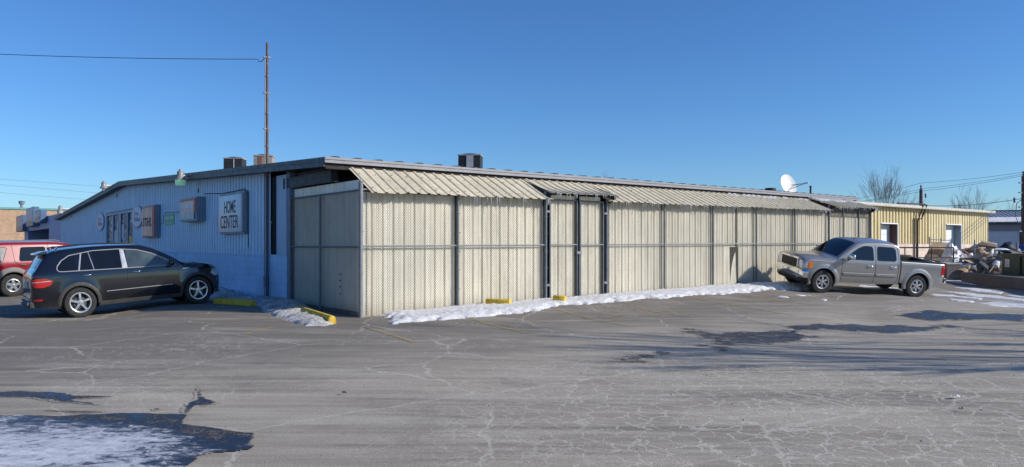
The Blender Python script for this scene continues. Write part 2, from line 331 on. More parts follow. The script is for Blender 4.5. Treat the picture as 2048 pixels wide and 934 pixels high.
def patch(mb, poly, res, h, edge=.15, rag=.08, rs=2.0, lump=0.0, ls=3.0, lift=.006, seed=0, asworld=False):
    P = [tuple(p) for p in poly] if asworld else [gp(*p) for p in poly]
    xs = np.arange(min(p[0] for p in P) - .3, max(p[0] for p in P) + .3, res); ys = np.arange(min(p[1] for p in P) - .3, max(p[1] for p in P) + .3, res)
    X, Y = np.meshgrid(xs, ys); D = poly_dist(X, Y, P); G = gz(X, Y); ny, nx = X.shape; idx = -np.ones((ny, nx), int); vs = []
    H = np.zeros_like(X)
    for j in range(ny):
        for i in range(nx):
            if D[j, i] > -.35:
                x, y = X[j, i], Y[j, i]; q = Vector((x * rs + seed, y * rs, seed * 1.7))
                D[j, i] += rag * (mnoise.fractal(q, .8, 2.0, 5) )
                if lump: H[j, i] = lump * mnoise.fractal(Vector((x * ls, y * ls, seed + 5)), .7, 2.0, 4)
    for j in range(ny - 1):
        for i in range(nx - 1):
            if max(D[j, i], D[j, i + 1], D[j + 1, i], D[j + 1, i + 1]) > 0:
                for (a, b) in ((j, i), (j, i + 1), (j + 1, i), (j + 1, i + 1)):
                    if idx[a, b] < 0:
                        d = D[a, b]; k = max(0.0, min(1.0, d / edge)); k = k * (2 - k)
                        z = G[a, b] + (lift + k * (h + H[a, b]) if h else lift)
                        if h and d <= 0: z = G[a, b] - .02
                        idx[a, b] = len(vs); vs.append((X[a, b], Y[a, b], z)); mb.e.append(float(D[a, b]))
    fs = []
    for j in range(ny - 1):
        for i in range(nx - 1):
            q = (idx[j, i], idx[j, i + 1], idx[j + 1, i + 1], idx[j + 1, i])
            if min(q) < 0: continue
            if not h:
                pass
            fs.append(q)
    return mb.add(vs, fs)
def stuff(name, mb, m, label, kind='stuff', smooth=60):
    if smooth: mb.e = []
    o = mb.build(name, m, smooth=smooth, fixn=False); return setp(o, label, kind=kind)

# snow ridge at the foot of the long fence: outer edge from the picture, inner edge against the fence
def fl(t, s=-.03): p = W(t, s); return (p.x, p.y)
outer = [gp(*p) for p in ((748, 629), (770, 633), (790, 648), (830, 644), (880, 640), (930, 636), (990, 631), (1040, 626), (1075, 622), (1120, 611), (1165, 608), (1215, 606), (1262, 600), (1290, 597), (1318, 598), (1390, 590), (1450, 588), (1500, 584), (1548, 579), (1600, 577), (1650, 573))]
inner = [fl(t) for t in (18.5, 16, 13, 10, 8.4, 7, 5.5, 4, 2.5, 1.6)]
mb = MB(); patch(mb, outer + inner, .05, .085, edge=.42, rag=.22, rs=3.6, lump=.035, ls=9, seed=3, asworld=True)
stuff('snow_bank', mb, M_SNOW, 'white snow ridge along the foot of the long beige fence')
mb = MB(); patch(mb, [(418, 603), (432, 600), (500, 604), (512, 612), (540, 628), (570, 641), (610, 652), (648, 652), (668, 646), (650, 634), (610, 622), (584, 606), (552, 598), (520, 600), (480, 588), (455, 576), (436, 570), (424, 585)], .05, .13, edge=.5, rag=.1, lump=.05, ls=4, seed=9)
patch(mb, [(530, 612), (560, 626), (610, 634), (622, 618), (596, 601), (570, 594), (545, 600)], .05, .22, edge=.9, rag=.1, lump=.04, ls=5, seed=4)
stuff('gritty_snow_heap', mb, M_CRUST, 'grit speckled snow heap by the yellow wheel stops at the blue wall')
mb = MB(); patch(mb, [(-140, 832), (0, 830), (120, 832), (250, 826), (362, 828), (374, 806), (388, 800), (398, 770), (404, 772), (402, 792), (425, 800), (440, 806), (415, 812), (392, 812), (372, 838), (372, 848), (440, 857), (512, 868), (500, 882), (492, 896), (420, 906), (376, 916), (368, 938), (360, 980), (-140, 980)], .03, 0, rag=.04, rs=3, seed=1)
patch(mb, [(-60, 784), (60, 783), (132, 787), (150, 792), (230, 793), (150, 800), (215, 812), (130, 806), (60, 796), (-60, 795)], .03, 0, rag=.05, rs=4, seed=2)
patch(mb, [(300, 818), (324, 815), (326, 820), (304, 823)], .02, 0, rag=.02, seed=5, asworld=False)
patch(mb, [(90, 819), (150, 822), (205, 824), (150, 826), (95, 822)], .02, 0, rag=.03, seed=5)
stuff('wet_patch', mb, M_WET, 'dark meltwater and wet asphalt in the left foreground', 'structure', None)
mb = MB(); patch(mb, [(-140, 836), (60, 834), (130, 840), (230, 848), (280, 856), (360, 868), (430, 884), (497, 897), (420, 906), (376, 915), (366, 935), (352, 980), (-140, 980)], .03, 0, rag=.09, rs=3, lift=.011, seed=12)
stuff('ice_sheet', mb, M_ICE, 'thin white ice crust over the wet patch in the left foreground', 'stuff', None)
for i, (pl, sd) in enumerate((([(1362, 655), (1400, 662), (1450, 667), (1520, 663), (1590, 663), (1612, 668), (1630, 674), (1600, 682), (1540, 687), (1470, 688), (1432, 692), (1438, 683), (1400, 672), (1370, 663)], 1),
        ([(1560, 660), (1600, 652), (1680, 649), (1760, 653), (1810, 650), (1840, 654), (1900, 648), (1912, 652), (1850, 662), (1790, 668), (1720, 664), (1650, 659), (1600, 661)], 2),
        ([(1232, 717), (1262, 714), (1292, 716), (1284, 725), (1262, 724), (1240, 722)], 3), ([(1298, 711), (1327, 708), (1330, 712), (1304, 714)], 4),
        ([(1790, 630), (1860, 622), (1950, 628), (2060, 630), (2060, 642), (1960, 640), (1880, 640), (1810, 638)], 6), ([(1385, 690), (1420, 692), (1460, 694), (1440, 700), (1395, 697)], 8))):
    mb = MB(); patch(mb, pl, .04, 0, rag=.30, rs=2.2, seed=sd)
    stuff('puddle', mb, M_WET, ['wide dark wet pothole patch in the middle of the lot', 'long wet streak right of the wide wet patch', 'small black pothole nearest the camera in the lot', 'tiny black pothole beside the small pothole', 'dark wet band at the right edge of the lot', 'thin wet trace just below the wide wet patch'][i], 'structure', None)
mb = MB()
for i, pl in enumerate(([(1862, 588), (1905, 590), (1965, 597), (1960, 600), (1900, 594), (1860, 592)], [(1885, 582), (1940, 586), (2000, 592), (2060, 601), (2050, 604), (1985, 597), (1930, 590)], [(1910, 575), (1950, 577), (2005, 585), (2000, 588), (1945, 582)],
        [(1950, 607), (2000, 603), (2070, 610), (2060, 616), (1990, 613)], [(2010, 589), (2060, 594), (2060, 597), (2015, 592)], [(1886, 555), (1920, 556), (1975, 565), (2060, 579), (2060, 583), (1980, 573), (1920, 566), (1884, 561)],
        [(1580, 588), (1600, 590), (1640, 589), (1600, 592)], [(1645, 598), (1655, 600), (1650, 602), (1643, 600)], [(1720, 570), (1760, 574), (1800, 577), (1760, 577), (1718, 573)], [(1560, 592), (1580, 594), (1575, 596), (1558, 594)], [(1660, 575), (1690, 579), (1660, 580)],
        [(1900, 598), (1950, 603), (1945, 606), (1896, 601)])):
    patch(mb, pl, .05, .02, edge=.1, rag=.075, rs=3.5, seed=i * 2.3, lift=.004)
stuff('snow_streaks', mb, M_SNOW, 'thin white snow streaks on the asphalt behind the silver pickup')

# parking lines: worn yellow
def strip(mb, a, b, w=.1, n=24):
    A = Vector((*gp(*a), 0)); B = Vector((*gp(*b), 0)); d = (B - A); L = d.length; d.normalize(); q = Vector((-d.y, d.x, 0)) * w / 2; rows = []
    n = max(2, int(L / .25))
    for k in range(n + 1):
        c = A + (B - A) * k / n
        rows.append([(c + q * e).to_tuple()[:2] for e in (-1, 1)])
    mb.grid([[(x, y, g(x, y) + .005) for x, y in r] for r in rows]); return mb
mb = MB()
for a, b in (((722, 652), (830, 685)), ((940, 636), (1062, 668)), ((1112, 618), (1262, 653)), ((1240, 601), (1380, 635)), ((1385, 594), (1590, 632)), ((1478, 587), (1640, 610)), ((1205, 635), (1345, 620)), ((1320, 636), (1380, 628)), ((490, 668), (556, 652))):
    strip(mb, a, b)
o = mb.build('parking_lines', M_LINE); setp(o, 'faded yellow parking bay lines in front of the fence', kind='structure')
M_STOP = mat('yellow_concrete', (.64, .43, .04), .8, var=.25, scale=9, streak=.6, dirt=(.3, .22, .05), bmp=.4)
def wheel_stop(a, b, label, h=.16):
    A = Vector((*gp(*a), 0)); B = Vector((*gp(*b), 0)); A.z = g(A.x, A.y); B.z = g(B.x, B.y); L = (B - A).length; d = (B - A).normalized()
    o = MB().prism([(-.1, 0), (.1, 0), (.075, h * .8), (.04, h), (-.04, h), (-.075, h * .8)], -L / 2, L / 2, 'y').build('wheel_stop', M_STOP, smooth=20, bevel=.012)
    o.location = (A + B) / 2; q = Vector((0, 1, 0)).rotation_difference(d); o.rotation_mode = 'QUATERNION'; o.rotation_quaternion = q
    return setp(o, label, 'wheel stop', 'yellow concrete wheel stops')
wheel_stop((432, 607), (506, 612), 'yellow wheel stop half buried in snow beside the black car')
wheel_stop((595, 625), (664, 648), 'long yellow wheel stop at the corner of the chain link fence', .18)
def stop_at(t, s, L, lab, zz=.0):
    p = W(t, s); o = wheel_stop((432, 607), (506, 612), lab); o.location = (p.x, p.y, g(p.x, p.y) + zz); o.rotation_mode = 'XYZ'; o.rotation_euler = (0, 0, ANG + .55); o.scale = (1, L, 1)
stop_at(3.9, -.42, .45, 'yellow wheel stop poking out of the snow left of the gate', .05)
stop_at(5.6, -1.0, .22, 'yellow wheel stop end barely showing in the snow under the gate', .06)

# ------------------------------------------------------------------ main building
BL = (.50, .70, .86)
M_BLUE = sheet_mat('blue_sheet_metal', BL, (.34, .45, .60), .35, .5, 0, 1)
M_BLUEB = block_mat('blue_painted_block', (.47, .67, .90), .82, 1.0, .03)
M_NAVY = mat('navy_trim', (.022, .03, .052), .5, var=.12)
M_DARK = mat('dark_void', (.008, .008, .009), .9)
M_FASC = mat('grey_gutter', (.25, .25, .27), .55, .1, var=.1, streak=.3, dirt=(.2, .18, .17))
M_ROOF = mat('charcoal_roof_metal', (.045, .045, .055), .8, 0)
M_BEAM = mat('black_box_beam', (.022, .022, .028), .6, streak=.3, dirt=(.07, .05, .04))
M_BEIGE = sheet_mat('beige_sheet_metal', (.88, .83, .695), (.34, .26, .15), .45, .6, .915, 0, .35)
M_AWN = sheet_mat('aged_beige_awning', (.62, .55, .40), (.15, .125, .085), .55, .65, .915, 0)
M_GALV = mat('galvanised_steel', (.22, .24, .26), .7, .1, var=.15, scale=8, streak=.2, dirt=(.16, .14, .13))
M_GALVD = mat('weathered_galvanised', (.16, .18, .20), .55, .5, var=.2, scale=8)
M_WIRE = mat('chain_link_wire', (.22, .20, .155), .7, .1)
M_BLACK = mat('black_rubber', (.012, .012, .013), .6)
M_CHROME = mat('chrome', (.78, .79, .8), .12, 1.0, var=.03)
M_WHITE = mat('white_paint', (.78, .79, .8), .5, var=.04, streak=.1, dirt=(.5, .48, .45))
M_STEELD = mat('dark_conduit', (.06, .07, .09), .5, .4)
def roofz(s):      # top of roof above datum along the gable
    return 3.98 + (min(s, 54.4 - s) - 1.15) * .0436
bld = empty('metal_building', 'long blue gabled metal warehouse with a low roof behind the chain link fence', 'warehouse', P0, ANG)
# blue gable wall, ribbed, in the plane t = 0 (local x = 0, outward -x)
def rib_wall_y(mb, y0, y1, zb, ztf, x=0.0, pitch=.305, dep=.055):
    pr = []; y = y0
    while y < y1 - 1e-6:
        for f, d in ((0, 0), (.50, 0), (.60, dep), (.88, dep), (.98, 0)):
            q = y + f * pitch
            if q <= y1: pr.append((q, x - dep + d * 1.0))
        y += pitch
    pr.append((y1, x - dep))
    mb.grid([[(a, q, zb) for q, a in pr], [(a, q, ztf(q)) for q, a in pr]]); return mb
mb = MB(); rib_wall_y(mb, 5.93, 20.0, 1.48, lambda q: roofz(q) - .16); rib_wall_y(mb, 20.0, 25.75, 1.48, lambda q: roofz(q) - .16)
rib_wall_y(mb, 25.75, 33.2, 3.62, lambda q: roofz(q) - .16); rib_wall_y(mb, 33.2, 52.9, 1.48, lambda q: roofz(q) - .16)
mb.build('siding', M_BLUE, bld, fixn=False)
MB().box(-.05, .15, 4.42, 25.75, -.3, 1.475).box(-.05, .15, 33.2, 52.9, -.3, 1.475).box(-.065, -.04, 5.93, 25.75, 1.462, 1.492).build('block_base', M_BLUEB, bld)
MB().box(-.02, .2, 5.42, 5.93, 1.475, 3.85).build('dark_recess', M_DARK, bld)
MB().box(-.055, .1, 4.42, 5.40, 1.478, 3.84).box(-.075, -.05, 4.62, 4.68, 1.478, 3.8).box(-.06, .1, 5.40, 5.43, 1.478, 3.85).build('corner_pillar', sheet_mat('pillar_blue', (.34, .47, .62), (.2, .28, .4), .4), bld)
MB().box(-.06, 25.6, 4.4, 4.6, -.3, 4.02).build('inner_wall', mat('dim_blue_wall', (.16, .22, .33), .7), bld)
MB().box(25.55, 25.75, 4.4, 55, -.3, 4.0).box(.2, 25.6, 52.6, 52.8, -.3, 3.9).build('far_wall', M_BLUE, bld)
# roof: two ribbed slopes
def slope(mb, s0, z0, s1, z1, x0=-.42, x1=25.95, th=.05, ribs=True):
    pr = []; x = x0
    while x < x1:
        for f, d in ((0, 0), (.35, 0), (.45, .05), (.62, .05), (.72, 0)):
            if x + f * .62 <= x1: pr.append((x + f * .62, d))
        x += .62
    pr.append((x1, 0))
    mb.grid([[(a, s0, z0 + d) for a, d in pr], [(a, s1, z1 + d) for a, d in pr]])
    mb.grid([[(x0, s0, z0 - th), (x1, s0, z0 - th)], [(x0, s1, z1 - th), (x1, s1, z1 - th)]])
    mb.grid([[(a, s0, z0 + d) for a, d in pr], [(a, s0, z0 - th) for a, d in pr]]); return mb
mb = MB(); slope(mb, 1.12, 3.985, 27.2, roofz(27.2)); slope(mb, 53.2, roofz(53.2), 27.2, roofz(27.2)); mb.build('roof', M_ROOF, bld, fixn=False)
mb = MB()
for (a, b) in ((1.1, 27.2), (27.2, 53.3)):
    za, zb = roofz(a), roofz(b)
    mb.prism([(a, za + .012), (b, zb + .012), (b, zb - .23), (a, za - .23)], -.46, -.42, 'x'); mb.prism([(a, za - .06), (b, zb - .06), (b, zb - .10), (a, za - .10)], -.475, -.46, 'x')
    mb.prism([(a, za - .19), (b, zb - .19), (b, zb - .21), (a, za - .21)], -.42, -.03, 'x')
mb.build('rake_trim', M_NAVY, bld, smooth=30)
MB().box(-.455, 25.95, 1.02, 1.09, 3.845, 3.975).box(-.46, 25.96, 1.0, 1.085, 3.93, 3.99).build('gutter', M_FASC, bld)
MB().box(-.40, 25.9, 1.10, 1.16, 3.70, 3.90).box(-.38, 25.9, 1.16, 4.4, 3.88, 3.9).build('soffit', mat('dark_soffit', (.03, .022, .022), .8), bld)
MB().box(-.06, .12, 1.5, 4.9, 3.42, 3.72).box(-.085, -.06, 1.5, 1.56, 3.40, 3.73).box(-.1, -.06, 1.35, 1.62, 3.40, 3.425).build('box_beam', M_BEAM, bld)
MB().box(.12, .25, 1.2, 4.4, 3.72, 3.86).build('end_beam', M_BEAM, bld)
# storefront opening with framed panes
M_FR = mat('blue_frame', (.10, .24, .42), .45); M_FRD = mat('dark_frame', (.02, .02, .035), .5)
def store_glass():
    m, nt, bs = nm('storefront_glass'); v = coords(nt)
    sp = N(nt, 'ShaderNodeSeparateXYZ', {'Vector': v}); n = noise(nt, coords(nt, (1, 1.2, 3)), 1.5, 4)
    c = ramp(nt, n, [(.4, (.03, .05, .06)), (.5, (.12, .17, .20)), (.62, (.50, .62, .70))])  # pale and dark reflections painted into the pane colour
    nt.links.new(c, bs.inputs['Base Color']); bs.inputs['Roughness'].default_value = .4; bs.inputs['Specular IOR Level'].default_value = .12; return m
M_GL = store_glass()
o = MB().box(.10, .16, 25.75, 33.2, .1, 3.62).build('storefront', M_DARK, bld)
for (a, b) in ((25.8, 27.0), (27.3, 28.9), (29.6, 31.0), (31.4, 32.9)):
    MB().box(.02, .04, a, b, .3, 3.45).build('window_pane', M_GL, o)
MB().box(-.06, .09, 25.75, 33.2, 3.47, 3.60).box(-.05, .09, 28.92, 29.5, .1, 3.468).box(-.05, .085, 27.02, 27.28, .1, 3.468).box(-.05, .085, 31.02, 31.38, .1, 3.468).box(-.05, .09, 32.92, 33.2, .1, 3.468).build('frame', M_FR, o)
MB().box(-.062, .08, 25.75, 33.2, 3.60, 3.66).box(-.061, .075, 33.14, 33.2, .1, 3.59).box(-.055, .05, 29.5, 29.58, .1, 3.46).box(-.055, .05, 27.23, 27.29, .1, 3.46).build('dark_frame', M_FRD, o)
MB().box(-.01, .01, 25.95, 26.95, 1.55, 2.25).build('window_poster', mat('yellow_poster', (.65, .42, .08), .6, var=.4), o); MB().box(-.01, .01, 31.5, 32.85, 1.5, 1.75).build('window_ledge', mat('paper_notice', (.55, .58, .62), .6, var=.3), o)
MB().box(-.008, .012, 29.65, 30.95, 1.9, 2.6).build('white_notice', mat('paper_notice', (.55, .58, .62), .6, var=.3), o); MB().box(-.008, .012, 28.2, 28.85, 2.1, 2.9).build('white_notice', mat('paper_notice', (.55, .58, .62)), o)
# annex at the far end of the blue wall
ax = empty('storefront_annex', 'low blue shop annex with box signs at the far end of the blue wall', 'shop annex', P0, ANG)
MB().box(.0, 12, 53.4, 61.0, -.3, 4.35).box(.0, 12, 61.0, 79, 3.25, 4.4).box(0, 12, 79.0, 83, -.3, 3.3).box(5, 12, 61.0, 79, -.3, 3.25).build('wall', sheet_mat('annex_blue', (.25, .34, .55), amt=.2), ax)
MB().box(4.9, 4.98, 61, 79, -.2, 3.25).build('glass_front', mat('dim_glass', (.02, .05, .09), .15), ax)
M_SGW = mat('sign_teal_face', (.25, .42, .52), .4, var=.2)
for (a, b, z0, z1, c) in ((78.5, 86, 3.25, 5.0, (.5, .42, .42)), (68, 74.5, 3.6, 5.45, (.35, .42, .5)), (62, 66.5, 3.8, 4.95, (.3, .42, .48))):
    o = MB().box(-.55, -.05, a, b, z0, z1).build('box_sign', mat('sign_case_blue', (.08, .14, .25), .5), ax, bevel=.02)
    MB().box(-.57, -.55, a + .1, b - .1, z0 + .1, z1 - .1).build('sign_face', mat('pale_face%d' % int(a), c, .4, var=.25), o)
    MB().box(-.58, -.57, a + .3, b - .3, z0 + .15, z0 + .55).build('face_stripe', mat('orange_stripe', (.55, .36, .24), .5, var=.3), o)

# ---------- text
def text_mesh(txt, name, m, parent, w, h, origin, right, up, normal, extr=.006, bold=.0):
    cu = bpy.data.curves.new('t', 'FONT'); cu.body = txt; cu.extrude = 0; cu.offset = bold; cu.align_x = 'CENTER'; cu.align_y = 'CENTER'
    ob = bpy.data.objects.new('t', cu); COL.objects.link(ob); dg = bpy.context.evaluated_depsgraph_get(); me = bpy.data.meshes.new_from_object(ob.evaluated_get(dg))
    bpy.data.objects.remove(ob); vs = [v.co.copy() for v in me.vertices]
    x0, x1 = min(v.x for v in vs), max(v.x for v in vs); y0, y1 = min(v.y for v in vs), max(v.y for v in vs)
    o_, r_, u_, n_ = Vector(origin), Vector(right), Vector(up), Vector(normal)
    for i, v in enumerate(me.vertices):
        a = ((vs[i].x - x0) / (x1 - x0) - .5) * w; b = ((vs[i].y - y0) / (y1 - y0) - .5) * h; v.co = o_ + r_ * a + u_ * b + n_ * extr
    me.materials.clear(); me.materials.append(m); o = bpy.data.objects.new(name, me); COL.objects.link(o); o.parent = parent; return o
RT, UP, NO = (0, -1, 0), (0, 0, 1), (-1, 0, 0)
M_CASE = mat('sign_case', (.22, .29, .35), .5, streak=.3, dirt=(.03, .03, .04))
def ltext(txt, root, w, h, s, z, x, m, name='lettering', bold=.008):
    return text_mesh(txt, name, m, root, w, h, (x, s, z), RT, UP, NO, .004, bold)
M_INK = mat('black_lettering', (.02, .02, .025), .6, var=.3); M_RED = mat('faded_red_letters', (.34, .12, .10), .6, var=.3)
# HOME CENTER
r = empty('home_center_sign', 'white rectangular box sign reading HOME CENTER on the blue wall', 'sign', P0, ANG)
MB().box(-.19, -.035, 8.0, 10.5, 2.14, 3.56).build('case', M_CASE, r, bevel=.015)
MB().box(-.27, -.19, 8.07, 10.48, 2.20, 3.47).build('face', mat('sign_white_face', (.66, .72, .76), .35, var=.06, streak=.2, dirt=(.35, .38, .42)), r, bevel=.06, smooth=40)
ltext('HOME', r, 1.22, .42, 9.20, 3.06, -.271, M_INK); ltext('CENTER', r, 1.92, .44, 9.27, 2.56, -.271, M_INK)
# red and white sign
r = empty('service_sign', 'small faded red and white box sign left of the HOME CENTER sign', 'sign', P0, ANG)
MB().box(-.38, -.035, 12.82, 15.1, 2.68, 3.60).build('case', M_CASE, r, bevel=.015)
MB().box(-.41, -.38, 12.86, 15.06, 3.02, 3.54).build('red_border', mat('dark_red_paint', (.55, .07, .05), .5), r)
MB().box(-.425, -.40, 13.05, 15.02, 3.04, 3.46).build('upper_face', mat('faded_pink_face', (.95, .55, .48), .5, var=.25, scale=4), r)
MB().box(-.426, -.40, 13.05, 15.02, 2.76, 3.035).build('lower_face', mat('grey_face', (.50, .58, .58), .5, var=.15), r)
MB().box(-.432, -.426, 13.08, 14.6, 3.20, 3.30).box(-.432, -.426, 14.62, 14.95, 3.16, 3.42).build('lettering', mat('pale_lettering', (.62, .66, .68), .5, var=.2), r)
MB().box(-.431, -.426, 14.1, 14.13, 2.77, 3.03).box(-.431, -.426, 13.06, 15.0, 3.02, 3.04).build('divider', mat('pale_lettering', (.62, .66, .68)), r)
# green sign
r = empty('green_sign', 'small green rectangular sign between the red signs on the blue wall', 'sign', P0, ANG)
MB().box(-.07, -.035, 17.4, 18.95, 2.64, 3.12).build('plate', mat('green_plate', (.03, .38, .16), .5), r)
MB().box(-.076, -.07, 17.5, 18.1, 2.88, 3.02).box(-.076, -.07, 18.2, 18.8, 2.88, 3.02).box(-.076, -.07, 17.55, 18.8, 2.70, 2.76).build('lettering', mat('green_sign_text', (.35, .55, .48), .5, var=.3), r)
# STIHL sign
r = empty('stihl_sign', 'tall faded orange box sign reading STIHL on the blue wall', 'sign', P0, ANG)
MB().box(-.27, -.035, 19.9, 22.45, 2.12, 3.6).build('case', M_CASE, r, bevel=.015)
MB().box(-.30, -.27, 19.95, 22.4, 2.15, 3.56).build('red_border', mat('dark_red_paint', (.55, .07, .05)), r)
MB().box(-.315, -.30, 20.28, 22.36, 2.2, 3.49).build('face', mat('faded_orange_face', (1.0, .48, .34), .5, var=.22, scale=1.2), r)
t = ltext('STIHL', r, 1.78, .42, 21.26, 2.84, -.318, M_INK, bold=.025)
for v in t.data.vertices: v.co.y -= (v.co.z - 2.84) * .25
# round shop signs
for (sc, lab) in ((24.55, 'pale oval shop sign just left of the STIHL sign'), (34.9, 'pale oval shop sign left of the storefront windows')):
    r = empty('oval_sign', lab, 'sign', P0, ANG, group='pale oval signs on the blue wall')
    pr = [(sc + 1.28 * math.cos(a * PI / 18), 3.19 + .56 * math.sin(a * PI / 18)) for a in range(36)]
    MB().prism(pr, -.11, -.035, 'x').build('plate', mat('oval_blue_rim', (.26, .30, .42), .5), r)
    pr = [(sc + 1.18 * math.cos(a * PI / 18), 3.19 + .51 * math.sin(a * PI / 18)) for a in range(36)]
    MB().prism(pr, -.118, -.11, 'x').build('face', mat('oval_face', (.58, .62, .74), .5, var=.08), r)
    ltext('True', r, 1.0, .22, sc + .1, 3.36, -.119, M_RED, bold=.01); ltext('Value', r, 1.45, .26, sc - .05, 3.08, -.119, M_RED, bold=.01)
# security lights
def sec_light(s, zz, out, lab, lit):
    r = empty('security_light', lab, 'wall light', P0, ANG, group='security lights along the blue wall')
    MB().tube([(-.05, s, zz - .55), (-.06, s, zz - .15), (-.12, s, zz - .03), (-.3, s, zz), (-out + .1, s, zz)], .048, 8).build('arm', M_STEELD if False else mat('arm_steel', (.62, .62, .62), .5, .1), r, smooth=40)
    MB().box(-.09, -.035, s - .05, s + .05, zz - .62, zz - .45).build('bracket', M_STEELD, r); MB().box(-.08, -.03, s - .04, s + .04, zz - .30, zz - .24).build('bracket', M_STEELD, r)
    MB().lathe([(.0, .27), (.05, .26), (.06, .19), (.12, .17), (.12, -.03), (.17, -.09), (.2, -.13), (.2, -.16), (.0, -.16)], 20, 'z', (-out, s, zz)).build('housing', mat('light_housing', (.26, .25, .24), .5, .1), r, smooth=40)
    if lit == 2: gm = mat('green_glass', (.40, .62, .46), .25, emis=(.3, .8, .45, .22)); pf = [(.19, -.161), (.19, -.2), (.165, -.36), (.0, -.38)]
    elif lit == 1: gm = mat('bulb_glass', (.7, .62, .58), .2); pf = [(.05, -.161), (.09, -.22), (.09, -.28), (.05, -.34), (.0, -.35)]
    else: gm = mat('cloudy_glass', (.45, .46, .46), .2); pf = [(.2, -.161), (.19, -.34), (.0, -.36)]
    MB().lathe(pf, 20, 'z', (-out, s, zz)).build('lens', gm, r, smooth=50)
sec_light(13.76, 4.42, .72, 'green glass security light on an arm above the red and white sign', 2)
sec_light(29.9, 5.06, .72, 'security light with a bare bulb at the roof peak above the storefront windows', 1)
sec_light(46.9, 4.42, .80, 'security light with cloudy glass at the far left end of the blue wall', 0)
# conduit between signs
for pts_, rr_, lb_ in (([(-.05, 7.8, 1.6), (-.05, 8.0, 1.75), (-.06, 7.98, 2.2), (-.06, 7.96, 3.5), (-.07, 8.3, 3.62), (-.06, 10.6, 3.60), (-.06, 13.0, 3.72)], .018, 'thin dark conduit from the HOME CENTER sign to the red and white sign'), ([(-.06, 15.1, 3.1), (-.05, 18.9, 3.22), (-.05, 19.3, 3.1), (-.05, 19.3, 2.75), (-.05, 19.9, 2.75)], .014, 'thin dark conduit from the STIHL sign past the green sign')):
    o = MB().tube(pts_, rr_, 6).build('sign_conduit', M_STEELD, smooth=40); o.location = P0; o.rotation_euler = (0, 0, ANG); setp(o, lb_, 'conduit', 'conduits between the wall signs')
# service mast
r = empty('service_mast', 'tall rusty steel service mast rising beside the blue wall corner', 'mast', W(-.12, 6.05, .05), ANG)
M_RUST = mat('rusty_pipe', (.13, .095, .085), .8, .1, var=.35, scale=5, streak=.55, dirt=(.22, .20, .19)); M_PIPE = mat('dark_blue_pipe', (.07, .10, .16), .5, .2)
MB().tube([(0, 0, 0), (0, 0, 4.0)], .045, 12).build('lower_pipe', M_PIPE, r, smooth=40)
MB().tube([(0, 0, 3.98), (0, 0, 7.75)], [.046, .038], 12).tube([(0, 0, 7.75), (0, 0, 7.82), (0, 0, 7.93)], [.03, .045, .03], 10).build('upper_pipe', M_RUST, r, smooth=40)
MB().tube([(-.075, .0, 3.95), (-.065, 0, 7.5)], .014, 8).tube([(-.075, .02, .0), (-.075, .02, 3.95)], .02, 8).build('conduit', mat('tan_conduit', (.30, .26, .22), .6, var=.2), r, smooth=40)
for z in (3.97, 5.28, 6.38, 7.48): MB().box(-.12, .1, -.03, .03, z - .02, z + .02).build('clamp', M_GALVD, r)
for z in (4.75, 5.75, 6.9): MB().cyl((0, 0, z - .02), (0, 0, z + .02), .058, 12).build('band', M_GALVD, r)
MB().lathe([(.0, -.15), (.05, -.0), (.05, .1), (.0, .12)], 10, 'z', (-.02, .0, 3.83)).build('weather_cap', M_GALV, r, smooth=40)
MB().box(-.1, .04, .08, .18, .45, .75).build('small_box', M_BLUEB, r)
# off-frame pole carrying the cable
def wire(name, a, b, sag, rad, lab, m, cat='power line', grp=None, n=24):
    a, b = Vector(a), Vector(b); pts = []
    for k in range(n + 1):
        t = k / n; p = a.lerp(b, t); p.z -= sag * 4 * t * (1 - t); pts.append(p)
    o = MB().tube(pts, rad, 5).build(name, m, smooth=60); return setp(o, lab, cat, grp)
mt = W(-.12, 6.05, 7.5)
EP = Vector((-30, 26.0, 9.3))
pts = [mt + Vector((-.05, 0, 0)), mt + Vector((-.10, 0, -.02)), mt + Vector((-.18, .01, -.10)), mt + Vector((-.26, .02, -.1)), mt + Vector((-.30, .03, -.02))]
for k in range(1, 25):
    q = pts[4].lerp(EP, k / 24); q.z -= .28 * 4 * (k / 24) * (1 - k / 24); pts.append(q)
o = MB().tube(pts, .011, 6).build('service_cable', M_STEELD, smooth=60); setp(o, 'twisted service cable sagging from the rusty mast towards the left', 'cable')
M_WOOD = mat('pole_wood', (.10, .075, .06), .85, var=.25, streak=.4, dirt=(.05, .04, .035))

# ---------- fence
r = empty('chain_link_fence', 'long chain link fence backed with beige corrugated sheets around the storage porch', 'fence', P0, ANG); fence = r
def gt(t, s=0): p = W(t, s); return g(p.x, p.y)
TOP = lambda t: 3.13 + .007 * t; MID = lambda t: 1.74 + .005 * t
posts = [(0, .055), (2.83, .038), (5.90, .045), (8.40, .045), (11.1, .034), (13.7, .034), (16.3, .034), (18.9, .034), (21.45, .045), (22.6, .03), (23.9, .038), (24.95, .045)]
def ribbed_panel(t0, t1, ztop, y=.07, pitch=.305, dep=.045, zb=None):
    mb = MB(); pr = []; t = math.floor(t0 / pitch) * pitch; xs = []
    while t < t1:
        for f, d in ((0, 0), (.12, dep), (.24, 0), (.5, 0), (.56, .012), (.64, 0), (.72, .012), (.8, 0)):
            q = t + f * pitch
            if t0 <= q <= t1: xs.append((q, y - d * -1))
        t += pitch
    xs = [(t0, y)] + [x for x in xs if x[0] > t0 + 1e-4] + ([(t1, y)] if xs[-1][0] < t1 - 1e-4 else [])
    mb.grid([[(a, b, (gt(a) - .05 if zb is None else zb)) for a, b in xs], [(a, b, ztop(a)) for a, b in xs]]); return mb
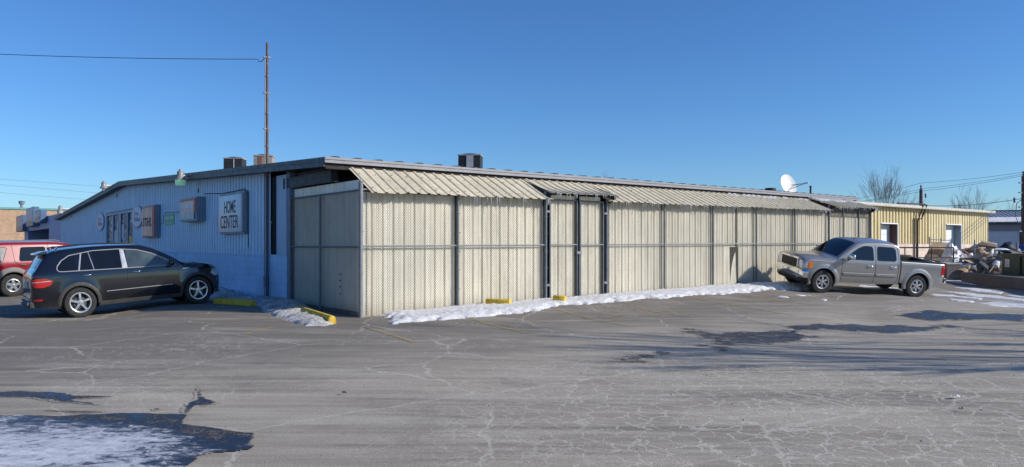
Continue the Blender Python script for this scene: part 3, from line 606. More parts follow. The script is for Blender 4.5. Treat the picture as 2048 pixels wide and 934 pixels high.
def mesh_wires(t0, t1, zlo, zhi, y, step=.07, rad=.0036, seed=0):
    """diamond chain link: two families of diagonal wires"""
    mb = MB(); H = zhi - zlo; k = math.ceil((t0 - H) / step)
    while k * step < t1:
        a = k * step
        for sg in (1, -1):
            # line from (a, zlo) to (a+H, zhi) or mirrored
            x0, x1 = (a, a + H) if sg > 0 else (a + H, a)
            p0, p1 = 0.0, 1.0
            lo, hi = min(x0, x1), max(x0, x1)
            f = lambda x: (x - x0) / (x1 - x0)
            c = sorted((f(max(lo, t0)), f(min(hi, t1))))
            if max(lo, t0) >= min(hi, t1): continue
            P = [(x0 + (x1 - x0) * q, y + sg * .004, zlo + H * q) for q in c]
            mb.tube(P, rad, 3, False)
        k += 1
    return mb
segs = [(0.06, 2.80, 2.83), (2.86, 5.84, 5.9), (8.46, 11.07, 11.1), (11.13, 13.67, 13.7), (13.73, 16.27, 16.3), (16.33, 18.87, 18.9), (18.93, 21.44, 21.4), (21.46, 24.95, 24.95)]
for i, (a, b, _) in enumerate(segs):
    top = 3.08 + .008 * a if a < 21 else 3.3
    if i == 4:   # one sheet has sprung loose at the bottom
        ribbed_panel(a, 15.15, lambda t: top).build('backing_sheet', M_BEIGE, r, fixn=False)
        o = ribbed_panel(15.25, b, lambda t: top).build('backing_sheet', M_BEIGE, r, fixn=False)
        mb = MB(); rows = []
        for k in range(13):
            z = gt(14.7) + (1.55) * k / 12; f = (1 - k / 12) ** 1.2
            rows.append([(14.45, .06, z), (14.80, .06 - .02 * f, z), (15.12 - .02 * f, .05 - .07 * f, z)])
        mb.grid(rows).build('loose_sheet', M_BEIGE, r, fixn=False); MB().box(14.8, 15.3, .04, .06, gt(15), 1.7).build('dark_gap', M_DARK, r)
    else: ribbed_panel(a, b, lambda t: top).build('backing_sheet', M_BEIGE, r, fixn=False)
    zb = min(gt(a), gt(b)) + .02
    mesh_wires(a, b, zb, TOP(a), -.012).build('chain_link', M_WIRE, r, fixn=False)
for t, rad in posts:
    z1 = 3.28 if rad > .04 else 3.15
    if t > 21: z1 = 3.38
    MB().tube([(t, -.045, gt(t) - .2), (t, -.045, z1), (t, -.045, z1 + .03), (t, -.045, z1 + .06)], [rad, rad, rad * 1.1, rad * .3], 12).build('post', M_GALV if t == 0 else M_GALVD, r, smooth=40)
for a, b, _ in segs:
    MB().tube([(a - .03, -.04, MID(a)), (b + .03, -.04, MID(b))], .021, 8).build('middle_rail', M_GALV, r, smooth=40)
    MB().tube([(a - .03, -.03, TOP(a)), (b + .03, -.03, TOP(b))], .021, 8).build('top_rail', M_GALVD, r, smooth=40)
for t in (0, 2.83, 5.9, 8.4, 21.45, 24.95):
    for z in (.6, 1.1, 1.6, 2.1, 2.6, 3.0): MB().tube([(t - .065, -.06, z), (t + .065, -.06, z)], .012, 6).build('tension_band', M_GALVD, r)
for t in (.16, 5.78, 8.52): MB().box(t - .006, t + .006, -.035, -.015, gt(t) + .05, 3.05).build('tension_bar', M_GALVD, r)
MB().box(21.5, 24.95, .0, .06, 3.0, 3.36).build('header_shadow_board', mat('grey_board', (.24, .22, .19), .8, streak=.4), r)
# short side of the fence in the shade (plane t = 0)
def side(mb_fn): pass
pr = []; q = 0.05
while q < 4.36:
    for f, d in ((0, 0), (.12, .03), (.24, 0), (.6, 0)):
        if q + f * .305 < 4.38: pr.append((q + f * .305, .06 + d))
    q += .305
MB().grid([[(b, a, -.1) for a, b in pr], [(b, a, 3.38) for a, b in pr]]).build('side_backing_sheet', M_BEIGE, r, fixn=False)
mw = mesh_wires(.05, 4.36, .05, 3.12, 0); mw.v = [(-.012 + y, x, z) for x, y, z in mw.v]; mw.build('side_chain_link', M_WIRE, r, fixn=False)
for s_, z1 in ((2.28, 3.12), (4.38, 3.2)): MB().tube([(-.04, s_, -.1), (-.04, s_, z1)], .035, 10).build('post', M_GALVD, r, smooth=40)
for z in (1.72, 3.11): MB().tube([(-.035, 0, z), (-.035, 4.38, z)], .022, 8).build('side_rail', M_GALVD, r, smooth=40)
MB().grid([[(25.0, 0, 0), (25.0, 0, 3.3)], [(25.0, 4.4, 0), (25.0, 4.4, 3.3)]]).build('far_side_sheet', M_BEIGE, r, fixn=False)
MB().box(.02, .06, .1, 4.3, -.1, .12).build('rotted_skirt', mat('grime_board', (.14, .12, .1), .9, var=.3), r)
mb = MB()
for z in (.5, .68, .84, 1.0): mb.box(.02, .032, 1.14, 1.21, z, z + .035)
mb.build('punched_holes', M_DARK, r)
# gate leaves
gate = empty('double_gate', 'double chain link gate with beige sheets under the raised awning', 'gate', P0, ANG)
for (a, b) in ((6.06, 7.14), (7.26, 8.24)):
    o = MB().tube([(a, -.05, .2), (a, -.05, 3.12)], .026, 8).tube([(b, -.05, .2), (b, -.05, 3.12)], .026, 8).tube([(a, -.05, .22), (b, -.05, .22)], .022, 8).tube([(a, -.05, 3.1), (b, -.05, 3.1)], .022, 8).tube([(a, -.05, 1.78), (b, -.05, 1.78)], .02, 8).build('gate_frame', M_GALVD, gate, smooth=40)
    ribbed_panel(a + .05, b - .05, lambda t: 3.25, .03, zb=.22).build('gate_sheet', M_BEIGE, o, fixn=False)
    mesh_wires(a + .02, b - .02, .22, 3.08, -.03).build('chain_link', M_WIRE, o, fixn=False)
for t in (5.97, 8.33):
    for z in (.6, 2.75): MB().box(t - .07, t + .07, -.085, -.05, z - .03, z + .03).build('hinge', M_GALV, gate)
MB().box(7.1, 7.3, -.1, -.06, 1.5, 1.58).tube([(7.2, -.09, .25), (7.2, -.09, 1.5)], .012, 6).build('latch', M_GALV, gate)
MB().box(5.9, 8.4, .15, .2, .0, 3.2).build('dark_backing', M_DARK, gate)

# ---------- awnings
def awning(t0, t1, z_lip, s_lip, z_top, s_top, lab, ends=False, curl=0.0, shear=0.0, snow=None, icicles=None, zbow=0.0):
    r = empty('awning', lab, 'awning', P0, ANG, group='beige corrugated awnings over the fence')
    pr = []; t = t0; pitch = .305
    while t < t1 - 1e-6:
        for f, d in ((0, 0), (.14, .0), (.24, .032), (.40, .032), (.50, 0), (.62, .0), (.68, .008), (.76, 0)):
            if t + f * pitch <= t1: pr.append((t + f * pitch, d))
        t += pitch
    pr.append((t1, 0))
    rng = random.Random(int(t0 * 10)); jz = [rng.uniform(-.015, .015) for _ in range(60)]
    rows = []
    for k in range(7):
        f = k / 6; row = []
        for (a, d) in pr:
            zl = z_lip(a) + (jz[int((a - t0) / .915)] if not curl else 0); zt = z_top
            z = zt + (zl - zt) * f + d - zbow * math.sin(PI * f); s = s_top + (s_lip + jz[int((a - t0) / .915) + 20] - s_top) * f
            row.append((a + shear * f, s, z))
        rows.append(row)
    MB().grid(rows).build('awning_sheet', M_AWN, r, fixn=False)
    if ends:
        for a, cv in ((t0 + .02, 1), (t1 - .02, 0)):
            b_ = a + shear
            MB().add([(a, s_top, z_top - .02), (b_, s_lip + .05, z_lip(a) - .01), (b_, -.0, z_lip(a) - .22), (a, .25, z_lip(a) - .2)], [(0, 1, 2, 3)]).build('end_flap', mat('dark_rubber_flap', (.035, .03, .028), .9), r, fixn=False)
    mb = MB(); n = 0; a = t0 + .1
    while a < t1 - .1 and not curl:
        for f in (.3, .86):
            s = s_top + (s_lip - s_top) * f; z = z_top + (z_lip(a) - z_top) * f + .04; mb.box(a - .012, a + .012, s - .012, s + .012, z - .01, z + .006)
        a += .305 * 1.5
    if mb.v: mb.build('screws', M_DARK, r)
    if icicles:
        mb = MB(); rg = random.Random(5)
        for _ in range(icicles[2]):
            a = rg.uniform(icicles[0], icicles[1]); L = rg.uniform(.04, .26) * rg.uniform(.4, 1) * icicles[3]; zl = z_lip(a); mb.tube([(a, s_lip - .01, zl + .01), (a + .004, s_lip - .01, zl - L * .5), (a, s_lip - .01, zl - L)], [.010, .007, .001], 5)
        o = mb.build('icicles', M_ICICLE, r, smooth=60, fixn=False); o['kind'] = 'stuff'
    if snow:
        mb = MB(); rg = random.Random(8)
        for _ in range(snow[2]):
            a = round(rg.uniform(snow[0], snow[1]) / .305) * .305 + .2; f0 = rg.uniform(.0, .12); f1 = f0 + rg.uniform(.05, .22) * snow[3]
            row = []
            for q in (0, 1, 2, 3, 4):
                f = f0 + (f1 - f0) * q / 4; s = s_top + (s_lip - s_top) * f; z = z_top + (z_lip(a) - z_top) * f + .03; w = .12 * math.sin(PI * (q + .7) / 5.4)
                row.append([(a - w + shear * f, s, z - .02), (a - w * .5 + shear * f, s, z + .02), (a + w * .5 + shear * f, s, z + .02), (a + w + shear * f, s, z - .02)])
            mb.grid(row)
        o = mb.build('snow_remnants', M_SNOW, r, smooth=60, fixn=False); o['kind'] = 'stuff'
    return r
def ice_mat():
    m, nt, bs = nm('icicle_ice'); bs.inputs['Base Color'].default_value = (.75, .8, .85, 1); bs.inputs['Roughness'].default_value = .08; bs.inputs['Transmission Weight'].default_value = .25; bs.inputs['IOR'].default_value = 1.31; return m
M_ICICLE = ice_mat()
lip = lambda t: 3.045 + .0075 * t
awning(.18, 6.02, lip, -.28, 3.74, 1.0, 'corrugated awning left of the gate, at the near corner', icicles=(3.2, 5.9, 18, 1.3))
awning(8.3, 21.4, lip, -.28, 3.74, 1.0, 'longest corrugated awning, right of the gate', icicles=(8.4, 21.3, 95, .8), snow=(15.5, 21.4, 34, .7))
awning(5.9, 8.62, lambda t: 3.26 + .01 * (t - 5.9), -.42, 3.755, .98, 'short raised corrugated awning with black ends over the double gate', ends=True, curl=1, zbow=.06, icicles=(6.0, 8.5, 22, 1.0))
awning(21.5, 25.0, lambda t: 3.38 + .0 * t, -.40, 3.80, .95, 'short raised corrugated awning with snow and icicles at the far end of the fence', ends=True, curl=1, icicles=(21.6, 24.9, 34, 1.1), snow=(21.6, 24.8, 60, 1.6))

# ---------- roof equipment
M_ACB = mat('black_grille', (.03, .03, .035), .6); M_ACG = mat('cream_cabinet', (.34, .31, .28), .6, streak=.3, dirt=(.22, .15, .11)); M_ACR = mat('rusty_panel', (.22, .09, .05), .7)
def cond(t, s, w, d, h, rz, lab, style):
    z0 = roofz(s); r = empty('air_conditioner', lab, 'air conditioner', W(t, s, z0), ANG + rz, group='air conditioning units on the roof')
    w2, d2 = w / 2, d / 2
    b = MB().box(-w2, w2, -d2, d2, .12, h).build('cabinet', M_ACB if style != 1 else M_ACG, r, bevel=.02)
    MB().box(-w2 - .02, w2 + .02, -d2 - .02, d2 + .02, h - .06, h).build('top_rim', M_ACG, r, bevel=.01)
    MB().box(-w2 + .05, w2 - .05, -d2 + .05, d2 - .05, 0, .12).build('curb', M_DARK, r)
    MB().lathe([(w * .36, h), (w * .36, h + .04), (w * .3, h + .05), (.0, h + .05)], 20).build('fan_guard', M_ACB, r)
    mb = MB()
    for k in range(9):
        z = .2 + k * (h - .32) / 9; mb.box(-w2 - .012, w2 * .1, -d2 - .012, -d2 + .01, z, z + .035); mb.box(-w2 - .012, -w2 + .01, -d2 + .05, d2 - .05, z, z + .035)
    mb.build('louvres', M_ACG if style == 1 else mat('grille_bars', (.035, .035, .035), .8), r)
    if style == 0: MB().box(w2 * -.55, w2 * .1, -d2 - .02, -d2, .12, h * .45).box(w2 * .08, w2 * .13, -d2 - .02, -d2, .12, h - .08).build('open_panel', M_WHITE, r)
    if style == 1: MB().box(-w2 * .5, -w2 * .1, -d2 - .025, -d2 - .012, .12, h - .08).build('service_panel', M_ACR, r)
    if style == 2: MB().box(-w2 * .25, w2 * .35, -d2 - .025, -d2, .12, h - .06).build('service_panel', mat('pale_cabinet', (.5, .5, .5), .5), r)
cond(3, 19.0, .84, .7, 1.07, -.6, 'black open framed air conditioner, leftmost on the roof', 0)
cond(3, 15.1, .76, .72, .99, -.5, 'cream louvred air conditioner beside the rusty mast', 1)
cond(8.8, 8.0, .88, .75, 1.08, -.75, 'black and grey air conditioner standing alone right of the mast', 2)
r = empty('satellite_dish', 'white satellite dish on the far right of the roof', 'satellite dish', W(24.9, 4, roofz(4)), 0)
pr = [(.0, -.10), (.2, -.085), (.36, -.04), (.50, .035), (.505, .03), (.37, -.06), (.2, -.105), (.0, -.12)]
dd = Vector((.42, -.82, .36)).normalized(); q = Vector((0, 0, 1)).rotation_difference(dd)
o = MB().lathe(pr, 28).build('reflector', mat('dish_white', (.82, .81, .78), .45, var=.04), r, smooth=50); o.location = (0, 0, .62); o.rotation_mode = 'QUATERNION'; o.rotation_quaternion = q; o.scale = (1.0, 1.1, 1)
MB().tube([(.0, 0, .05), (0, 0, .35), (-.08, .1, .55)], .03, 8).build('mount', M_GALVD, r, smooth=40)
MB().tube([(-.15, .15, .3), (.7, -.38, .66)], .014, 6).tube([(.3, .25, .6), (.7, -.38, .66)], .012, 6).tube([(-.2, -.3, .55), (.7, -.38, .66)], .012, 6).build('feed_arm', M_GALVD, r)
MB().tube([(.66, -.35, .66), (.80, -.45, .68)], .04, 8).build('receiver', M_WHITE, r, smooth=40)
p = W(23.4, 4, roofz(4)); o = MB().lathe([(.16, 0), (.16, .2), (.26, .2), (.26, .36), (.24, .38), (0, .38)], 20).build('roof_vent', M_ACB, smooth=40); o.location = p; setp(o, 'round black roof vent left of the satellite dish', 'vent')
p = W(26.2 - 1.0, 3, roofz(3)); o = MB().tube([(0, 0, 0), (0, 0, .52)], .045, 10).lathe([(.06, .5), (.065, .55), (0, .56)], 10).build('vent_pipe', M_ACB, smooth=40); o.location = p; setp(o, 'thin dark vent pipe right of the satellite dish', 'pipe')
p = W(6, 49, roofz(49) - .05); o = MB().box(-.5, .5, -.5, .5, 0, .55).box(-.55, .55, -.55, .55, .55, .62).build('roof_hatch', M_WHITE, bevel=.02); o.location = p; setp(o, 'small pale roof hatch near the far left end of the blue roof', 'roof hatch')
# ------------------------------------------------------------------ yellow warehouse beyond the fence
M_YEL = sheet_mat('yellow_sheet_metal', (.64, .54, .31), (.38, .27, .11), .25, .5); M_PINK = block_mat('pale_pink_block', (.66, .53, .44), .8, 1.0)
yb = empty('yellow_warehouse', 'yellow ribbed metal warehouse with white doors beyond the silver pickup', 'warehouse', W(25.96, 4.4), ANG)
def yl(t): return t - 25.96
def yribs(a, b, z0, z1, dep, pitch=.38):
    pr = []; t = a
    while t < b:
        for f, d in ((0, 0), (.42, 0), (.50, dep), (.88, dep), (.96, 0)):
            if t + f * pitch <= b: pr.append((t + f * pitch, d))
        t += pitch
    pr.append((b, 0)); return MB().grid([[(x, d, z0) for x, d in pr], [(x, d, z1) for x, d in pr]])
L = yl(50.4)
for a, b, z0, z1 in ((0, yl(35.0), 1.86, 4.02), (yl(35.0), yl(36.9), 3.0, 4.02), (yl(36.9), yl(41.06), 1.86, 4.02)):
    yribs(a, b, z0, z1, .10).build('siding', M_YEL, yb, fixn=False)
for a, b, z0, z1 in ((yl(41.1), yl(43.6), 1.86, 4.02), (yl(43.6), yl(45.8), 3.08, 4.02), (yl(45.8), L, 1.86, 4.02)):
    yribs(a, b, z0, z1, .04).build('siding', M_YEL, yb, fixn=False)
MB().box(0, yl(35), -.02, .3, -.5, 1.85).box(yl(36.9), yl(43.6), -.02, .3, -.5, 1.85).box(yl(45.8), L, -.02, .3, -.5, 1.85).build('block_base', M_PINK, yb)
MB().prism([(0, -.5), (14, -.5), (14, 4.6), (0, 4.1)], L, L - .05, 'x').box(-.0, L, 13.9, 14, -.5, 4.4).prism([(0, -.5), (14, -.5), (14, 4.6), (0, 4.1)], 0, .05, 'x').build('end_wall', M_YEL, yb)
MB().prism([(-.3, 4.06), (14.3, 4.75), (14.3, 4.80), (-.3, 4.11)], -.1, L + .3, 'x').build('roof', M_ROOF, yb)
MB().box(-.1, L + .32, -.36, -.30, 3.98, 4.15).box(-.1, L + .32, -.36, 0, 3.99, 4.02).build('gutter', mat('cream_gutter', (.55, .52, .45), .5, streak=.2, dirt=(.3, .27, .2)), yb)
for a, b, z1 in ((yl(35.0), yl(36.9), 3.0), (yl(43.6), yl(45.8), 3.08)):
    o = MB().box(a + .01, b - .01, .42, .47, .4, z1).build('door', M_WHITE, yb); mb = MB()
    for k in range(6): mb.box(a + .02, b - .02, .412, .42, .8 + k * .4, .815 + k * .4)
    mb.build('panel_joint', mat('joint_grey', (.5, .5, .5)), o)
    MB().box(b - .012, b + .03, -.02, .42, .3, z1).build('jamb', mat('shade_brown_jamb', (.10, .05, .05), .7) if a < 12 else mat('shade_blue_grey_jamb', (.25, .32, .38), .7), yb)  # dark jamb colour paints in the shadow side of the door recess
    MB().box(b + .03, b + .12, -.05, .05, .3, z1 + .06).box(a - .05, b + .03, -.05, .02, z1, z1 + .06).build('door_trim', M_WHITE, yb)
MB().tube([(yl(39.0), -.08, .4), (yl(39.0), -.08, 3.38), (yl(39.9), -.1, 3.38), (yl(39.9), -.4, 4.22), (yl(39.5), -.45, 4.25), (yl(36.6), -.2, 4.22)], .045, 8).tube([(yl(39.4), -.08, .4), (yl(39.4), -.08, 3.3)], .05, 8).tube([(yl(39.45), -.1, 3.3), (yl(39.45), -.4, 4.2)], .04, 8).build('pipe', M_BLACK, yb, smooth=40)
# ------------------------------------------------------------------ storage building at the right edge
gd = Vector((.955, -.297, 0)); ga = math.atan2(gd.y, gd.x)
G0 = Vector((px(1972, 490, 78).x, 78, 0))
sb = empty('storage_building', 'grey storage building with metal roof and white garage doors at the right edge', 'storage building', G0, ga)
M_GREY = sheet_mat('grey_storage_metal', (.22, .23, .27), (.12, .12, .13), .3); M_DOOR = mat('storage_door_white', (.52, .52, .58), .5, var=.06)
MB().box(0, 24, 0, .3, 3.2, 3.95).box(0, 24, .3, 9, -.3, 3.9).build('wall', M_GREY, sb)
x = 0.15
for k in range(6):
    MB().box(x, x + 2.9, .1, .3, -.2, 3.2).build('garage_door', M_DOOR, sb); MB().box(x + 2.95, x + 3.6, -.02, .3, -.2, 3.2).build('door_pillar', mat('navy_pillar', (.05, .06, .11), .6), sb); x += 3.65
MB().box(-.3, 24.3, -.4, -.02, 3.90, 4.12).build('eave', mat('dark_eave', (.04, .05, .08), .6), sb)
mb = MB(); pr = []
x = -.3
while x < 24.3: pr += [(x, 0), (x + .32, 0), (x + .34, .05), (x + .38, .05), (x + .40, 0)]; x += .41
mb.grid([[(a, -.45, 4.13 + d) for a, d in pr], [(a, 6, 5.5 + d) for a, d in pr]]).build('roof', mat('grey_roof_metal', (.30, .32, .36), .45, .3), sb, fixn=False)
MB().box(-.3, 24.3, 6.0, 6.2, 5.35, 5.62).build('ridge_cap', M_NAVY, sb)
mb = MB(); rows = []
for j in range(8):
    f = j / 7; rows.append([(-.2 + i * .3, -.40 + 2.4 * f + .25 * mnoise.noise(Vector((i * .3, j, 0))) * (f > .9), 4.15 + .228 * 2.4 * f + .02 + .16 * math.sin(PI * min(1, f * 1.05)) ** .6 * (.8 + .4 * mnoise.noise(Vector((i * .5, j * .3, 3))))) for i in range(82)])
o = mb.grid(rows).build('snow_layer', M_SNOW, sb, smooth=60, fixn=False)
# ------------------------------------------------------------------ tan brick building behind on the left
T0 = px(-60, 490, 112); T0.z = 0
tb = empty('brick_building', 'wide tan brick building with a teal roof edge behind the red car', 'brick building', T0, ANG)
MB().box(-40, 34, 0, 12, -.3, 7.25).build('wall', block_mat('tan_brick', (.47, .31, .20), .8, .6, .12), tb)
MB().box(-40.1, 34.1, -.15, 12.1, 7.25, 7.55).build('roof_edge', mat('teal_coping', (.12, .33, .34), .5), tb)
for x in (6.6,): MB().lathe([(.2, 7.5), (.2, 8.1), (.4, 8.2), (.4, 8.5), (.48, 8.6), (0, 8.7)], 16, 'z', (x, 1.5, 0)).build('vent', M_GALV, tb, smooth=40)
s0 = empty('parking_sign', 'small white parking notice on the tan brick wall', 'sign', T0 + TD * 8.0 + Vector((TD.y, -TD.x, 0)) * .06, ANG)
MB().box(-.55, .55, -.02, .02, 1.45, 2.4).build('plate', M_WHITE, s0)
for i, (tx, w) in enumerate((('NO', .35), ('PARKING', .85), ('FIRE', .5), ('LANE', .55))): text_mesh(tx, 'lettering', M_RED if i < 2 else M_INK, s0, w, .14, (0, -.021, 2.25 - i * .21), (1, 0, 0), (0, 0, 1), (0, -1, 0), .004)
# ------------------------------------------------------------------ utility poles and lines
def pole(p, h, lab, arm=True, rz=0.3):
    r = empty('utility_pole', lab, 'utility pole', (p[0], p[1], 0), rz)
    MB().tube([(0, 0, -.2), (0, 0, h)], [.2, .15], 12).build('pole_shaft', M_WOOD, r, smooth=40)
    if arm:
        MB().box(-1.1, 1.1, -.08, .0, h - 2.35, h - 2.2).tube([(-.9, -.04, h - 2.3), (0, -.1, h - 3.0)], .03, 5).tube([(.9, -.04, h - 2.3), (0, -.1, h - 3.0)], .03, 5).build('crossarm', M_GALV, r)
    for (x, z) in ((-1.0, h - 2.2), (1.0, h - 2.2), (.0, h), (.55, h - .8)): MB().lathe([(.05, 0), (.09, .1), (.06, .2), (.09, .3), (.04, .45), (0, .46)], 8, 'z', (x, 0, z)).build('insulator', mat('insulator_brown', (.12, .07, .06), .3), r, smooth=50)
    return r
pA = px(1842, 490, 72); pB = px(2047, 490, 62)
pole(pA, 7.1, 'utility pole with a crossarm behind the yellow warehouse'); zA = 1.77 + (490 - 370) / FPX * 72
r = pole(pB, 7.45, 'tall dark utility pole at the right edge of the photo', False)
for z in (6.9, 6.1, 4.9, 2.9): MB().box(-.5, 0, -.06, .06, z - .05, z + .05).build('bracket', M_GALV, r)
MB().tube([(-.25, 0, 5.5), (-.75, 0, 5.2), (-.9, 0, 4.2), (-.6, 0, 3.6), (-.1, 0, 3.7)], .03, 5).build('drop_cable', M_STEELD, r)
M_LINEW = mat('line_wire', (.12, .13, .14), .6)
def pw(x, y, Z): return px(x, y, Z)
far = pw(1560, 425, 110)
for i, (a, b, c) in enumerate((((1842, 366), (2042, 345), 415), ((1848, 377), (2042, 349), 421), ((1852, 381), (2042, 352), 427))):
    A = pw(*a, 72); B = pw(*b, 62); wire('power_line', A, B, .10, .014, ['top', 'middle', 'lowest'][i] + ' of the three lines between the two utility poles', M_LINEW, grp='overhead power lines')
    wire('power_line', A, pw(1500, 435 - i * 4, 130), .5, .016, ['top', 'middle', 'lowest'][i] + ' line running left from the crossarm pole behind the roof', M_LINEW, grp='overhead power lines')
    wire('power_line', B, pw(2300, 300 + 10 * i, 45), .1, .02, ['top', 'middle', 'lowest'][i] + ' line leaving the right edge pole to the right', M_LINEW, grp='overhead power lines')
wire('power_line', pw(1842, 411, 72), pw(2044, 397, 62), .25, .024, 'thick low cable between the poles above the yellow roof', M_LINEW, grp='overhead power lines')
for i, (y0, y1) in enumerate(((354, 369.5), (365, 383), (381, 398))):
    A = pw(-200, y0 - (y1 - y0) * .8, 95); B = pw(420, y1 + (y1 - y0) * 1.1, 118); wire('power_line', A, B, .15, .016, ['top', 'middle', 'lowest'][i] + ' of three faint power lines in the sky at far left', M_LINEW, grp='overhead power lines')
r = pole(pw(-200, 490, 95), 12, 'utility pole far left beyond the blue building, outside the frame')
r = pole((EP.x, EP.y), 9.6, 'service pole left of the red car carrying the sagging cable', False)
# ------------------------------------------------------------------ bare trees
M_BARK = mat('bare_bark', (.24, .19, .155), .9, var=.3, scale=6)
def tree(p, h, sp, seed, lab, lean=0.0, stems=3, depth=6, rad=None, grp='bare winter trees', tw=.012, z=0):
    rg = random.Random(seed); r = empty('bare_tree', lab, 'tree', (p[0], p[1], z), rg.uniform(0, 6), grp)
    trunk = MB(); crown = MB(); rad = rad or h * .014
    def grow(mb, pos, d, L, rr, dep, path):
        n = 3; pts = [pos]; rs = [rr]; q = pos.copy(); dd = d.copy()
        for k in range(n):
            dd = (dd + Vector((rg.uniform(-.12, .12), rg.uniform(-.12, .12), rg.uniform(-.03, .10)))).normalized(); q = q + dd * L / n; pts.append(q.copy()); rs.append(max(tw * .5, rr * (1 - .36 * (k + 1) / n)))
        mb.tube(pts, rs, 7 if rr > .05 else (4 if rr > .02 else 3), False)
        if dep <= 0: return
        kids = rg.choice((2, 3, 3)) if dep > 1 else rg.choice((2, 3, 4))
        for c in range(kids):
            f = 1.0 if c == 0 else rg.uniform(.35, 1.0); i = min(n, max(1, int(round(f * n)))); base = pts[i]
            a = rg.uniform(0, 2 * PI); e = rg.uniform(.25, .62) * sp if c else rg.uniform(.05, .25)
            ax = Vector((math.cos(a), math.sin(a), 0)); nd = (dd + ax * math.tan(e)); nd.z = max(nd.z, .05); nd = nd.normalized()
            grow(crown, base, nd, L * rg.uniform(.66, .88), rs[i] * (.85 if c == 0 else rg.uniform(.5, .7)), dep - 1, path)
    for s in range(stems):
        a = 2 * PI * s / stems + rg.uniform(-.4, .4); tl = .13 * sp * (stems > 1)
        grow(trunk, Vector((math.cos(a) * rad * (stems > 1), math.sin(a) * rad * (stems > 1), -.1)), Vector((math.cos(a) * tl + lean, math.sin(a) * tl, 1)).normalized(), h * .27, rad, depth, None)
    zs = [v[2] for v in crown.v]; k = h / max(zs); trunk.v = [(x * k, y * k, z_ * k) for x, y, z_ in trunk.v]; crown.v = [(x * k, y * k, z_ * k) for x, y, z_ in crown.v]
    trunk.build('trunk', M_BARK, r, smooth=60, fixn=False); crown.build('crown', M_BARK, r, smooth=60, fixn=False); return r
tree(px(1765, 490, 70), 9.7, .5, 3, 'largest bare tree, behind the yellow warehouse roof', stems=3, depth=6, rad=.08, tw=.009)
tree(px(1815, 490, 85), 8.0, .8, 5, 'small bare tree just left of the crossarm pole', stems=2, depth=5, tw=.013)
tree(px(1910, 490, 80), 7.2, .8, 8, 'left tree of the bare pair above the yellow roof', lean=-.15, stems=2, depth=5, tw=.013)
tree(px(1938, 490, 80), 8.3, .9, 13, 'right and taller tree of the bare pair above the yellow roof', lean=.12, stems=2, depth=5, tw=.013)
tree(px(2026, 490, 90), 7.6, .9, 21, 'small bare tree beside the dark pole at the right edge', stems=2, depth=5, tw=.013)
tree(px(1868, 490, 100), 6.6, 1.0, 22, 'low bare tree barely rising over the yellow roof', stems=3, depth=5, tw=.025)
tree(px(1978, 490, 110), 7.2, 1.0, 27, 'low thin bare tree over the right end of the yellow roof', stems=2, depth=4, tw=.025)
tree(px(1218, 490, 80), 9.9, .9, 31, 'bare tree top showing over the roof right of the third air conditioner', stems=3, depth=5, tw=.013)
tree(px(1150, 490, 100), 11.3, .9, 33, 'faint thin bare tree top over the middle of the roof', stems=1, depth=5, tw=.013)
tree(px(1690, 490, 110), 8.0, .9, 36, 'faint bare tree top left of the largest tree', stems=2, depth=4, tw=.02)
tree((20.5, 10.8), 12.0, 1.0, 41, 'big bare tree right of the lot whose shadow falls across it', stems=1, depth=6, rad=.30, tw=.034, z=-.2)
tree((31.5, 16.0), 10.5, 1.0, 44, 'second bare tree right of the lot throwing a shadow by the puddles', stems=1, depth=6, rad=.24, tw=.034, z=-.2)
# ------------------------------------------------------------------ loading dock, railing, rubbish on the right
M_CONC = block_mat('dark_concrete_block', (.12, .105, .105), .7, 1.0); M_CARD = mat('cardboard', (.42, .29, .17), .8, var=.2); M_CARDD = mat('dark_cardboard', (.13, .10, .08), .85, var=.3); M_PLY = mat('weathered_plywood', (.40, .31, .22), .8, var=.25, streak=.3, dirt=(.15, .1, .07))
M_RAIL = mat('black_rail', (.015, .015, .018), .5)
A = gp(1922, 563); B = gp(2062, 583); A = Vector((*A, 0)); B = Vector((*B, 0)); d = (B - A).normalized(); rz = math.atan2(d.y, d.x); zb = g(*A.xy)
r = empty('retaining_wall', 'low dark block retaining wall below the rubbish heap at right', 'wall', A, rz)
MB().box(0, (B - A).length + 8, 0, .35, zb - .3, zb + .46).build('block_course', M_CONC, r, bevel=.02)
MB().box(.3, (B - A).length + 8, .35, 12, zb - .2, zb + .40).build('gravel_fill', mat('dirt_fill', (.16, .14, .12), .9, var=.4), r)
D = lambda x, y, Z: px(x, y, Z)
r = empty('dock_wall', 'short block dock wall with a concrete cap behind the pickup tailgate', 'wall', D(1893, 555, 37) - Vector((0, 0, .4)), .1)
MB().box(0, .75, 0, 3, 0, 1.05).box(.75, 1.0, 0, 3, 0, .75).build('block_course', M_CONC, r, bevel=.02); MB().box(-.02, .8, -.03, 3, 1.05, 1.12).build('cap', mat('pale_concrete', (.45, .43, .40), .8), r)
r = empty('guard_rail', 'black steel pipe guard rail above the pickup bed', 'railing', D(1788, 490, 38) * 1.0, 0); r.location.z = 0
Lr = D(1907, 490, 38).x - D(1788, 490, 38).x
MB().tube([(-3, 0, 1.64), (Lr, 0, 1.64)], .035, 8).build('top_rail', M_RAIL, r, smooth=40); MB().tube([(-3, 0, 1.13), (Lr, 0, 1.13)], .025, 8).build('middle_rail', M_RAIL, r, smooth=40)
for x in (-1.6, .55, 1.9): MB().tube([(x, 0, .4), (x, 0, 1.64)], .028, 8).build('post', M_RAIL, r, smooth=40)
MB().tube([(Lr, 0, .3), (Lr, 0, 1.64)], .035, 8).tube([(Lr, 0, .42), (Lr + .35, 0, .32)], .03, 8).build('post', M_RAIL, r, smooth=40)
MB().box(-6, Lr - .6, .2, 4, -.2, .75).build('dock_slab', mat('dock_concrete', (.4, .37, .34), .85, var=.2), r)
